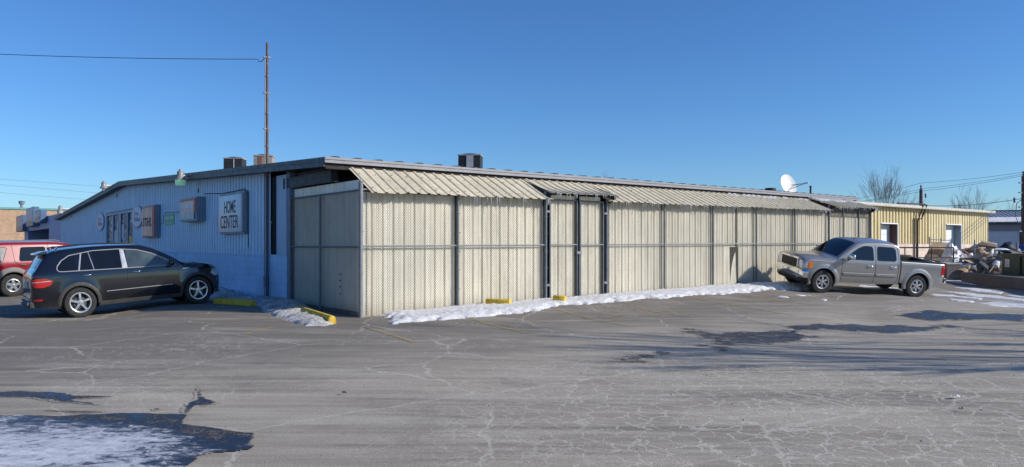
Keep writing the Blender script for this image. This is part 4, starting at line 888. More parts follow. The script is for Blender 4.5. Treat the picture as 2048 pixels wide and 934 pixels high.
r = empty('wire_rack', 'grey steel tube rack behind the guard rail', 'rack', (D(1859, 490, 39.5).x, 39.5, .7), 0)
mb = MB()
for x in (0, .6, 1.15): mb.tube([(x, 0, 0), (x, 0, 1.5 - x * .1)], .025, 6)
mb.build('upright', M_GALVD, r)
mb = MB()
for z in (1.22, 1.36, .8): mb.tube([(0, 0, z), (1.15, 0, z - .05)], .02, 6)
mb.build('crossbar', M_GALVD, r)
def heap(name, cx, cy, Z, w, h, m, lab, cat, seed, dep=1.2, sharp=.5, zb=.3):
    c = px(cx, cy, Z); rg = random.Random(seed); bm = bmesh.new(); bmesh.ops.create_icosphere(bm, subdivisions=4, radius=1)
    for v in bm.verts:
        q = v.co.copy(); k = 1 + sharp * mnoise.fractal(q * 1.5 + Vector((seed, 0, 0)), .9, 2, 4) + sharp * .25 * mnoise.noise(q * 6 + Vector((seed, 3, 0)))
        v.co = Vector((q.x * w / 2 * k, q.y * dep / 2 * k, max(-.02, q.z * h * k)))
    me = bpy.data.meshes.new(name); bm.to_mesh(me); bm.free(); me.materials.append(m); me.shade_smooth(); me.set_sharp_from_angle(angle=math.radians(40)); o = bpy.data.objects.new(name, me); COL.objects.link(o); o.location = (c.x, Z, zb); return setp(o, lab, cat)
def sheet(name, P, m, lab, cat, th=.02, bend=.08, seed=1):
    """crumpled or stiff sheet spanned by four surveyed corners"""
    P = [px(*p) for p in P]; rg = random.Random(seed); rows = []; n = 7; c = sum(P, Vector()) / 4
    nn = (P[1] - P[0]).cross(P[3] - P[0]).normalized()
    for j in range(n):
        v = j / (n - 1); rows.append([])
        for i in range(n):
            u = i / (n - 1); q = P[0].lerp(P[1], u).lerp(P[3].lerp(P[2], u), v); rows[-1].append(q + nn * bend * (mnoise.noise(q * 2.2 + Vector((seed, 0, 0))) * 1.6 + math.sin(u * PI) * .5) - c)
    mb = MB(); mb.grid(rows); mb.grid([[q + nn * th for q in r_] for r_ in rows]); e = lambda a, b: mb.grid([a, b])
    e(rows[0], [q + nn * th for q in rows[0]]); e(rows[-1], [q + nn * th for q in rows[-1]]); e([r_[0] for r_ in rows], [r_[0] + nn * th for r_ in rows]); e([r_[-1] for r_ in rows], [r_[-1] + nn * th for r_ in rows])
    o = mb.build(name, m, smooth=30, fixn=False); o.location = c; return setp(o, lab, cat)
M_TARPW = mat('white_tarp', (.72, .72, .74), .5, var=.15, scale=5); M_TARPB = mat('black_tarp', (.02, .02, .024), .35, var=.3); M_BLUE2 = mat('blue_tarp', (.04, .10, .32), .5)
heap('snow_mound', 1903, 520, 39, 1.5, .95, M_SNOW, 'rounded snow mound behind the guard rail post', 'snow mound', 3, 1.6, .3)
heap('snow_mound', 1925, 520, 38, 1.3, .55, M_SNOW, 'low snow mound right of the guard rail post', 'snow mound', 6, 1.4, .35)
heap('tarp_heap', 1912, 500, 42, 2.2, 1.45, M_TARPW, 'white plastic sheeting heap under the second white door', 'tarp heap', 9, 1.5, .6)
heap('tarp_heap', 1962, 500, 41, 2.3, 1.2, M_TARPW, 'white plastic heap among brown boards in the middle of the rubbish', 'tarp heap', 12, 1.5, .7)
heap('tarp_mound', 2016, 495, 41, 1.9, 1.55, M_TARPB, 'rounded black tarp covered mound at the right edge', 'tarp mound', 15, 1.6, .25)
heap('tarp_mound', 1995, 510, 39.5, 2.0, .95, M_TARPB, 'flat black tarp heap left of the green dumpster', 'tarp mound', 18, 1.2, .5)
heap('tarp_mound', 2050, 495, 42, 1.2, 1.4, M_BLUE2, 'blue tarp mound cut by the right photo edge', 'tarp mound', 19, 1.2, .25)
heap('rubbish_heap', 1965, 535, 38.6, 2.6, .62, M_CARDD, 'dark rubbish pile under the bent cardboard sheets', 'rubbish heap', 22, 1.0, .8)
heap('rubbish_heap', 1950, 500, 43, 3.4, 1.15, mat('mixed_rubbish', (.38, .33, .29), .8, var=.8, scale=7), 'mixed pale rubbish pile behind the white sheeting', 'rubbish heap', 25, 1.2, .9)
sheet('cardboard_box_sheet', ((1851, 513, 38.8), (1882, 514, 38.8), (1888, 501, 39.1), (1856, 501, 39.2)), M_CARD, 'brown cardboard carton leaning behind the guard rail', 'cardboard', .5, .02, 2)
sheet('cardboard_box_sheet', ((1846, 520, 38.5), (1880, 524, 38.5), (1872, 512, 38.7), (1850, 511, 38.7)), M_CARDD, 'dark carton flattened below the brown carton', 'cardboard', .1, .04, 3)
sheet('plywood_board', ((1922, 520, 37.6), (1952, 531, 37.6), (1947, 522, 38.3), (1926, 519, 38.3)), M_PLY, 'tan board sloping down below the tarp edge', 'board', .03, .03, 4)
sheet('cardboard_sheet', ((1914, 540, 37.0), (1930, 552, 36.9), (1938, 536, 37.4), (1932, 531, 37.5)), M_CARD, 'curved pale cardboard sheet standing nearest the dock wall', 'cardboard', .01, .15, 5)
sheet('cardboard_sheet', ((1932, 551, 36.8), (1952, 551, 36.8), (1965, 531, 37.6), (1944, 527, 37.6)), M_CARDD, 'dark brown cardboard sheet leaning beside the curved one', 'cardboard', .01, .1, 6)
sheet('plywood_board', ((1956, 526, 37.0), (1978, 543, 36.6), (1981, 538, 36.8), (1961, 522, 37.1)), M_STEELD, 'dark grey plank lying diagonally over the pile', 'board', .06, .0, 7)
sheet('plywood_board', ((1962, 552, 36.7), (1966, 552, 36.7), (1974, 536, 37.0), (1970, 535, 37.0)), M_PLY, 'short upright tan plank in the dark pile', 'board', .05, .0, 8)
sheet('plywood_board', ((1975, 545, 36.6), (1978, 546, 36.6), (1989, 531, 37.0), (1985, 530, 37.0)), M_PLY, 'thin bent wooden frame piece at the pile front', 'board', .04, .02, 9)
sheet('roof_panel', ((1914, 519, 38.6), (1998, 524, 36.9), (2003, 521, 37.2), (1930, 517, 38.9)), M_TARPB, 'long flat black panel lying across the pile', 'panel', .05, .06, 10)
sheet('plywood_board', ((1958, 493, 40.6), (1992, 498, 40.2), (1994, 490, 40.8), (1962, 484, 41.0)), M_PLY, 'slatted wooden pallet tilted on top of the heap', 'pallet', .10, .0, 11)
for k in range(4): sheet('plank', ((1959 + k, 491.5 - k * 2.1, 40.5), (1992, 496.6 - k * 2.0, 40.1), (1992.3, 495.8 - k * 2.0, 40.1), (1959.4 + k, 490.4 - k * 2.1, 40.5)), M_DARK, ['lowest', 'second lowest', 'second highest', 'highest'][k] + ' painted shade strip between slats of the tilted pallet', 'plank', .02, 0, 30 + k)  # black strips stand in for the shade between slats, not real planks
sheet('cardboard_sheet', ((1922, 500, 40.6), (1962, 512, 40.0), (1985, 506, 40.4), (1932, 492, 40.9)), M_CARD, 'tan torn cardboard strewn over the middle of the heap', 'cardboard', .02, .3, 12)
sheet('cardboard_sheet', ((1948, 497, 40.9), (1962, 500, 40.7), (1964, 487, 41), (1953, 490, 41)), M_PLY, 'pale brown scrap standing up beside the pallet', 'cardboard', .02, .15, 13)
sheet('red_panel', ((1924, 505, 40.2), (1936, 509, 40.1), (1938, 504, 40.3), (1925, 501, 40.4)), mat('dull_red', (.22, .05, .05), .6), 'small dull red panel among white sheeting', 'panel', .02, .05, 14)
sheet('cardboard_sheet', ((2008, 524, 35.6), (2060, 533, 34.8), (2062, 512, 35.4), (2026, 504, 36.0)), M_PLY, 'large brown board slanting over the green dumpster', 'board', .03, .06, 15)
sheet('snow_crust', ((1984, 528, 36.9), (1998, 538, 36.4), (1999, 527, 36.9), (1990, 524, 37.1)), M_SNOW, 'snow crust left of the green dumpster', 'snow', .05, .08, 16)
sheet('tarp_strip', ((1988, 503, 39), (2060, 508, 38.4), (2060, 504, 38.6), (1990, 500, 39.2)), M_TARPW, 'white sheeting strip below the black mound', 'tarp', .03, .15, 17)
rgs = random.Random(77)
for k in range(16):
    x = rgs.uniform(1925, 2000); Zq = rgs.uniform(37.2, 40.5); y = rgs.uniform(500, 548); w = rgs.uniform(4, 10); h = rgs.uniform(1, 5)
    cc = [('pale', M_TARPW), ('brown', M_CARD), ('dark', M_CARDD), ('tan', M_PLY)][k % 4]
    setp(sheet('scrap_piece', ((x, y, Zq), (x + w, y + rgs.uniform(-4, 4), Zq - .1), (x + w * .8, y - h, Zq + .2), (x, y - h * .8, Zq + .1)), cc[1], cc[0] + ' scrap piece in the rubbish pile', 'scrap', .02, .06, 40 + k), group=cc[0] + ' scraps in the rubbish pile')
r = empty('dumpster', 'dark green steel dumpster at the right edge with a white sticker', 'dumpster', px(2003, 556, 35.6), rz + .1); r.location.z = g(r.location.x, r.location.y) + .42
M_GRN = mat('dumpster_green', (.012, .05, .035), .5, var=.2, streak=.3, dirt=(.03, .03, .025))
MB().prism([(0, 0), (3.2, 0), (3.2, .98), (.0, .98)], 0, 1.6, 'y').build('bin_body', M_GRN, r, bevel=.03); MB().box(-.05, 3.25, -.06, .0, .88, 1.0).box(1.6, 1.7, -.05, 0, 0, .9).build('rim', M_GRN, r)
MB().box(.32, .72, -.012, -.002, .36, .72).build('sticker', M_WHITE, r); text_mesh('NO', 'sticker_print', M_RED, r, .18, .1, (.52, -.014, .62), (1, 0, 0), (0, 0, 1), (0, -1, 0)); MB().box(.37, .67, -.018, -.013, .42, .44).box(.37, .67, -.018, -.013, .48, .50).build('sticker_lines', M_INK, r)
MB().box(.05, .35, -.012, -.002, .5, .75).build('faded_label', mat('olive_label', (.06, .10, .05), .6), r)
r = empty('fence_rail', 'thin steel rail on posts running across the rubbish', 'railing', (0, 0, 0), 0)
MB().tube([tuple(px(1910, 500, 40)), tuple(px(2000, 500.5, 38.8)), tuple(px(2070, 502, 38))], .02, 6).build('top_rail', M_GALVD, r)
for x in (1949, 1990, 2034): p = px(x, 500, 39.4 - (x - 1949) * .012); MB().tube([(p.x, p.y, .3), (p.x, p.y, 1.55 + (.35 if x > 2000 else .5 if x < 1960 else 0))], .035 if x < 2000 else .06, 8).build('post', M_GALV, r)
# litter
def litter(x, y, s, m, lab, cat):
    p = gp(x, y); rg = random.Random(int(x)); n = 5
    rows = [[(s * (i / 4 - .5) * 1.6, s * (j / 4 - .5), .02 + .03 * rg.random()) for i in range(n)] for j in range(n)]
    o = MB().grid(rows).build('litter', m, fixn=False); o.location = (*p, g(*p)); o.rotation_euler = (0, 0, .3); return setp(o, lab, cat)
litter(1912, 798, .07, M_WHITE, 'scrap of white paper on the asphalt at right', 'litter')
litter(1922, 823, .03, M_CARDD, 'small dark twig bit below the white paper', 'litter')
litter(688, 790, .03, M_CARDD, 'tiny dark pebble in the middle foreground', 'pebble')
sn = random.Random(4)
mb = MB()
for k in range(420):
    x = sn.uniform(-3, 14) if k % 2 else sn.uniform(-9, 9); y = sn.uniform(4.5, 17); s = sn.uniform(.004, .014); z = g(x, y); a = sn.uniform(0, 3)
    mb.add([(x + s * math.cos(a), y + s * math.sin(a), z), (x - s, y + s * .5, z), (x, y - s, z), (x, y, z + s * 1.1)], [(0, 1, 3), (1, 2, 3), (2, 0, 3)])
setp(mb.build('grit', mat('grit_grey', (.2, .19, .17), .9, var=.5, scale=2), fixn=False), 'loose grit scattered over the asphalt', kind='stuff')
# ------------------------------------------------------------------ vehicles
def cr(pts):
    """monotone-ish smooth interpolation through (x, v) points"""
    xs = [p[0] for p in pts]; vs = [p[1] for p in pts]; n = len(xs); d = [(vs[i + 1] - vs[i]) / (xs[i + 1] - xs[i]) for i in range(n - 1)]; m = [d[0]]
    for i in range(1, n - 1): m.append(0 if d[i - 1] * d[i] <= 0 else 2 * d[i - 1] * d[i] / (d[i - 1] + d[i]))
    m.append(d[-1])
    def f(x):
        if x <= xs[0]: return vs[0]
        if x >= xs[-1]: return vs[-1]
        i = next(k for k in range(n - 1) if x <= xs[k + 1]); h = xs[i + 1] - xs[i]; t = (x - xs[i]) / h; t2 = t * t; t3 = t2 * t
        return (2 * t3 - 3 * t2 + 1) * vs[i] + (t3 - 2 * t2 + t) * h * m[i] + (-2 * t3 + 3 * t2) * vs[i + 1] + (t3 - t2) * h * m[i + 1]
    return f
class Body:
    def __init__(s, top, bot, half, belt, tum, rc, crown, low=.06, sh=.0, flare=None):
        s.top, s.bot, s.half, s.belt, s.tum, s.rc, s.crown, s.low, s.sh, s.flare = cr(top), cr(bot), cr(half), cr(belt), tum, cr(rc), crown, low, sh, flare or []
    def W0(s, x, z):
        w = s.half(x); b = s.belt(x)
        if z < .62: w -= s.low * ((.62 - z) / .4) ** 2
        if z > b: e = z - b; w -= s.tum * (e - .04 * (1 - math.exp(-e / .04))) + s.sh * (1 - math.exp(-e / .03))
        w += .012 * math.sin(max(0, min(1, (z - .45) / (b - .4))) * PI)
        for (cx, cz, r0, r1, a) in s.flare:
            d = math.hypot(x - cx, z - cz)
            if d < r1: k = max(0, min(1, (r1 - d) / (r1 - r0))); w += a * k * k * (3 - 2 * k)
        return w
    def Wd(s, x, z):
        w = s.W0(x, z); t = s.top(x); r = s.rc(x)
        if z > t - r: u = min(1, (z - (t - r)) / r); w -= r * (1 - math.sqrt(max(0, 1 - u * u)))
        return w
    def T(s, x, y):
        t = s.top(x); w = max(.05, s.Wd(x, t)); return t + s.crown * (1 - min(1, abs(y) / w) ** 2)
    def mesh(s, xs, extra=None):
        rings = []
        for x in xs:
            z0, t, r = s.bot(x), s.top(x), s.rc(x); zs = [z0 + (t - r - z0) * k / 15 for k in range(16)] + [t - r + r * math.sin(a * PI / 14) for a in range(1, 8)]
            half = [(x, s.Wd(x, z), z) for z in zs]; yt = half[-1][1]
            topv = [(x, yt * k / 5, t + s.crown * (1 - (k / 5) ** 2)) for k in range(4, 0, -1)]
            left = [(x, half[0][1] * .5, z0)] + half + topv; c = (x, 0, t + s.crown)
            ring = [(x, 0, z0)] + left + [c] + [(a, -b, q) for a, b, q in left[::-1]]; rings.append(ring)
        n = len(rings[0]); mb = MB(); mb.add([p for r in rings for p in r], [(i * n + k, i * n + (k + 1) % n, (i + 1) * n + (k + 1) % n, (i + 1) * n + k) for i in range(len(rings) - 1) for k in range(n)])
        b = (len(rings) - 1) * n
        for base, rv in ((0, True), (b, False)):
            h = n // 2
            for k in range(h):       # strip cap across the width
                q = [base + k, base + k + 1, base + (n - k - 1) % n, base + (n - k) % n]
                q = [v for i, v in enumerate(q) if v not in q[:i]]
                if len(q) > 2: mb.f.append(tuple(q[::-1] if rv else q))
        return mb
    def side(s, poly, off=.006, nx=14, nz=5, sd=1, mb=None):
        """patch on the flank bounded by an (x, z) outline that is single-valued in x"""
        mb = mb or MB(); xs0 = [p[0] for p in poly]; a, b = min(xs0) + 1e-4, max(xs0) - 1e-4; rows = []
        ks = sorted(set([a + (b - a) * k / nx for k in range(nx + 1)] + [min(max(p[0], a), b) for p in poly]))
        for x in ks:
            zz = []
            for i in range(len(poly)):
                (x0, z0), (x1, z1) = poly[i], poly[(i + 1) % len(poly)]
                if (x0 - x) * (x1 - x) <= 0 and abs(x1 - x0) > 1e-9: zz.append(z0 + (z1 - z0) * (x - x0) / (x1 - x0))
            lo, hi = min(zz), max(zz); rows.append([(x, sd * (s.Wd(x, lo + (hi - lo) * k / nz) + off), lo + (hi - lo) * k / nz) for k in range(nz + 1)])
        mb.grid(rows); return mb
    def trim(s, pts, r=.008, off=.004, sd=1, mb=None, n=6, sub=6, closed=False):
        mb = mb or MB(); P = []; pts = list(pts) + ([pts[0]] if closed else [])
        for i in range(len(pts) - 1):
            for k in range(sub): x = pts[i][0] + (pts[i + 1][0] - pts[i][0]) * k / sub; z = pts[i][1] + (pts[i + 1][1] - pts[i][1]) * k / sub; P.append((x, sd * (s.Wd(x, z) + off), z))
        x, z = pts[-1]; P.append((x, sd * (s.Wd(x, z) + off), z)); mb.tube(P, r, n); return mb
    def topgrid(s, xs, yf0, yf1, off=.006, ny=8, mb=None):
        """patch on the upper surface (windscreen, bonnet); y as fraction of the half width"""
        mb = mb or MB(); rows = []
        for x in xs:
            w = s.Wd(x, s.top(x)); sl = (s.top(x + .01) - s.top(x - .01)) / .02; L = math.hypot(1, sl); rows.append([])
            for k in range(ny + 1):
                f = yf0 + (yf1 - yf0) * k / ny; y = w * f; rows[-1].append((x - sl / L * off, y, s.T(x, y) + off / L))
        mb.grid(rows); return mb
def seq(*segs):
    out = []
    for a, b, n in segs: out += [a + (b - a) * k / n for k in range(n)]
    return out + [segs[-1][1]]
def boolean_cut(o, cutters):
    for c in cutters:
        m = o.modifiers.new('b', 'BOOLEAN'); m.operation = 'DIFFERENCE'; m.object = c; m.solver = 'EXACT'
    dg = bpy.context.evaluated_depsgraph_get(); me = bpy.data.meshes.new_from_object(o.evaluated_get(dg)); o.modifiers.clear(); o.data = me
    me.shade_smooth(); me.set_sharp_from_angle(angle=math.radians(38))
    for c in cutters: bpy.data.objects.remove(c)
def arches(root, body, o, axles, R, w, mliner, depth=.36, zc=None):
    cs = []
    for xa in axles:
        for sd in (-1, 1):
            c = MB().cyl((xa, sd * (w - depth), zc), (xa, sd * (w + .3), zc), R, 40).box(xa - R, xa + R, min(sd * (w - depth), sd * (w + .3)), max(sd * (w - depth), sd * (w + .3)), zc - .8, zc)
            q = MB().prism([(xa + R * math.cos(a * PI / 24), zc + R * math.sin(a * PI / 24)) for a in range(25)] + [(xa - R, zc - .9), (xa + R, zc - .9)], sd * (w - depth), sd * (w + .3), 'y').build('cutter', None)
            cs.append(q)
    boolean_cut(o, cs)
    for xa in axles:
        for sd in (-1, 1):
            a0, a1 = sd * (w - depth + .002), sd * (w - .03); pr = [(xa + (R - .004) * math.cos(a * PI / 24), zc + (R - .004) * math.sin(a * PI / 24)) for a in range(-3, 28)]
            mb = MB().grid([[(x, a0, z) for x, z in pr], [(x, a1, z) for x, z in pr]]); n = len(pr); mb.add([(x, a0, z) for x, z in pr] , [tuple(range(n))])
            mb.build('wheel_well', mliner, root, smooth=40, fixn=False)
M_TYRE = mat('tyre_rubber', (.028, .027, .026), .85, var=.3, scale=12); M_ALLOY = mat('alloy', (.62, .63, .65), .28, .85, var=.1, scale=9); M_HUBD = mat('wheel_shadow', (.012, .012, .013), .8)
M_GLASS = mat('tinted_glass', (.006, .007, .010), .04, var=.1, spec=.55, coat=.2); M_GLASSL = mat('clear_car_glass', (.05, .07, .07), .03, var=.4, spec=.9, coat=.8)
M_SEAM = mat('door_gap', (.006, .006, .007), .9); M_REDL = mat('red_lens', (.45, .012, .012), .15, coat=1, var=.15, emis=(.6, .02, .02, .05)); M_AMB = mat('amber_lens', (.75, .20, .02), .2, coat=1); M_LENS = mat('clear_lens', (.62, .64, .66), .1, .3, coat=1, var=.25, scale=14)
M_PLAST = mat('grey_cladding', (.045, .043, .042), .7, var=.25, scale=5); M_CHR2 = mat('bright_trim', (.62, .63, .64), .25, .5, var=.05)
def make_wheel(root, x, y, z, R, w, rimR, style, sd, steer=0):
    tp = [(rimR - .01, -w * .42), (rimR + .012, -w * .5), (R - .07, -w * .53), (R - .02, -w * .5), (R - .004, -w * .40), (R, -w * .28), (R, 0), (R, w * .28), (R - .004, w * .40), (R - .02, w * .5), (R - .07, w * .53), (rimR + .012, w * .5), (rimR - .01, w * .42), (rimR - .03, w * .2), (rimR - .03, -w * .2), (rimR - .01, -w * .42)]
    t = MB().lathe([(r, h) for r, h in tp][:-1] , 40, 'y')
    t.f = [f for f in t.f if len(f) == 4]
    for k in range(60):      # tread blocks
        a = 2 * PI * k / 60
        for q in (-.3, 0, .3):
            c, s_ = math.cos(a), math.sin(a); t.box(R - .012, R + .004, w * q - w * .1, w * q + w * .1, -.011, .011); t.v[-8:] = [(vx * c - vz * s_, vy, vx * s_ + vz * c) for vx, vy, vz in t.v[-8:]]
    o = t.build('wheel', M_TYRE, root, smooth=35); o.location = (x, y, z); o.rotation_euler = (0, 0, steer)
    if sd < 0: pass
    yo = sd * w * .5     # outward face
    rb = MB().lathe([(rimR - .012, yo * .9), (rimR + .008, yo * 1.0), (rimR - .004, yo * 1.02), (rimR - .022, yo * .96), (rimR - .035, yo * .5), (rimR - .05, -yo * .3)], 40, 'y'); rb.f = [f for f in rb.f if len(f) == 4]
    n = {'five': 5, 'six': 6, 'fivewide': 5}[style]; yf = yo * .88
    for k in range(n):
        a = 2 * PI * k / n + PI / 2; ca, sa = math.cos(a), math.sin(a)
        def P(r, t_, h): return (r * ca - t_ * sa, h, r * sa + t_ * ca)
        w0, w1 = {'five': (.035, .028), 'six': (.030, .017), 'fivewide': (.05, .045)}[style]
        rr = rimR - .015; offs = (0,) if style != 'six' else (-.030, .030)
        for of in offs:
            pts = [(.05, w0, .0), (rr * .5, (w0 + w1) / 2, .004), (rr, w1 * 1.25, -.004)]; vs = []
            for (r_, h_, d_) in pts:
                o2 = of * (r_ / rr) ; vs += [P(r_, o2 - h_, yf - sd * (.012 - d_)), P(r_, o2 - h_ * .55, yf + sd * d_ + sd * .008), P(r_, o2 + h_ * .55, yf + sd * d_ + sd * .008), P(r_, o2 + h_, yf - sd * (.012 - d_)), P(r_, o2 + h_ * .9, yf - sd * .035), P(r_, o2 - h_ * .9, yf - sd * .035)]
            rb.add(vs, [(i * 6 + j, i * 6 + (j + 1) % 6, (i + 1) * 6 + (j + 1) % 6, (i + 1) * 6 + j) for i in range(2) for j in range(6)] + [(12, 13, 14, 15, 16, 17)])
    rb.lathe([(.0, yf + sd * .016), (.03, yf + sd * .016), (.034, yf + sd * .01), (.07, yf + sd * .006), (.075, yf - sd * .03)], 20, 'y')
    rb.build('rim', M_ALLOY, o, smooth=35)
    dk = MB().lathe([(0, yf - sd * .075), (rimR - .03, yf - sd * .075)], 24, 'y'); dk.f = [f for f in dk.f if len(f) == 4]; 
    dk.build('brake_shadow', M_HUBD, o); mb = MB().lathe([(0, yf - sd * .055), (.14, yf - sd * .055), (.145, yf - sd * .07)], 24, 'y').build('brake_disc', mat('brake_steel', (.10, .10, .10), .5, .5), o)
    mb = MB()
    for k in range(5 if style != 'six' else 6): a = 2 * PI * (k + .5) / (5 if style != 'six' else 6); mb.cyl((.052 * math.cos(a), yf + sd * .0, .052 * math.sin(a)), (.052 * math.cos(a), yf + sd * .014, .052 * math.sin(a)), .008, 6)
    mb.build('lug_nuts', M_HUBD, o); return o
def place(root, rear, fwd, lat_z, side_off, near):
    """stand the vehicle on its slope: rear = near rear tyre contact, fwd = direction to near front contact"""
    f = Vector(fwd).normalized(); l = Vector((-f.y, f.x, 0)).normalized(); l.z = lat_z; l = (l - f * l.dot(f)).normalized(); u = f.cross(l)
    M = Matrix((f, l, u)).transposed(); root.rotation_euler = M.to_euler(); root.location = Vector(rear) - l * near * side_off
def handle(root, body, x, z, sd, m, L=.2, vert=0):
    y = body.Wd(x, z); return MB().tube([(x - L / 2, sd * (y + .002), z), (x - L / 2 + .03, sd * (y + .035), z), (x + L / 2 - .03, sd * (y + .035), z + vert), (x + L / 2, sd * (y + .002), z + vert)], [.012, .017, .017, .012], 8).build('door_handle', m, root, smooth=50)
def mirror(root, body, x, z, sd, m, big=1.0, low=None):
    y = body.Wd(x, z); o = MB().tube([(x, sd * (y - .01), z + .02), (x + .0, sd * (y + .10 * big), z + .05)], .025 * big, 8).build('mirror', m, root, smooth=50)
    b = bmesh.new(); bmesh.ops.create_icosphere(b, subdivisions=3, radius=1)
    for v in b.verts: q = v.co; v.co = Vector((x + .02 + .085 * big * (abs(q.x) ** .7) * (1 if q.x > 0 else -.55), sd * (y + .15 * big) + .12 * big * (abs(q.y) ** .7) * (1 if q.y > 0 else -1), z + .10 * big + .085 * big * (abs(q.z) ** .7) * (1 if q.z > 0 else -1)))
    me = bpy.data.meshes.new('mirror_shell'); b.to_mesh(me); b.free(); me.materials.append(m if not low else low); me.shade_smooth(); q = bpy.data.objects.new('mirror_shell', me); COL.objects.link(q); q.parent = o; return o
def flank(root, body, wins, seams, name='window', m=None, closed_trim=None):
    for sd in (-1, 1):
        for w in wins: body.side(w, .004, sd=sd).build(name, m or M_GLASS, root, smooth=60, fixn=False)
        for s in seams: body.trim(s, .005, -.001, sd).build('door_seam', M_SEAM, root)
def flare(body, xa, zc, R, wd, bulge, m, root, sd, a0=-.12, a1=PI + .12, name='arch_trim', hw=None):
    rows = []
    for k in range(33):
        a = a0 + (a1 - a0) * k / 32; row = []
        for (dr, dy) in ((-.012, -.05), (-.012, bulge * .8), (.01, bulge), (wd * .6, bulge * .8), (wd, .002)):
            x, z = xa + (R + dr) * math.cos(a), zc + (R + dr) * math.sin(a); row.append((x, sd * (body.Wd(xa + (R + wd) * math.cos(a), max(zc + (R + wd) * math.sin(a), body.bot(x))) + dy), z))
        rows.append(row)
    return MB().grid(rows).build(name, m, root, smooth=50, fixn=False)

def squeeze(root, xf, kf, xr, kr):
    def go(ob):
        if ob.type == 'MESH':
            for v in ob.data.vertices:
                if v.co.x > xf: v.co.x = xf + (v.co.x - xf) * kf
                elif v.co.x < xr: v.co.x = xr + (v.co.x - xr) * kr
        for c in ob.children: go(c)
    for c in list(root.children):
        if not c.name.startswith('wheel') or c.name.startswith('wheel_well'): go(c)
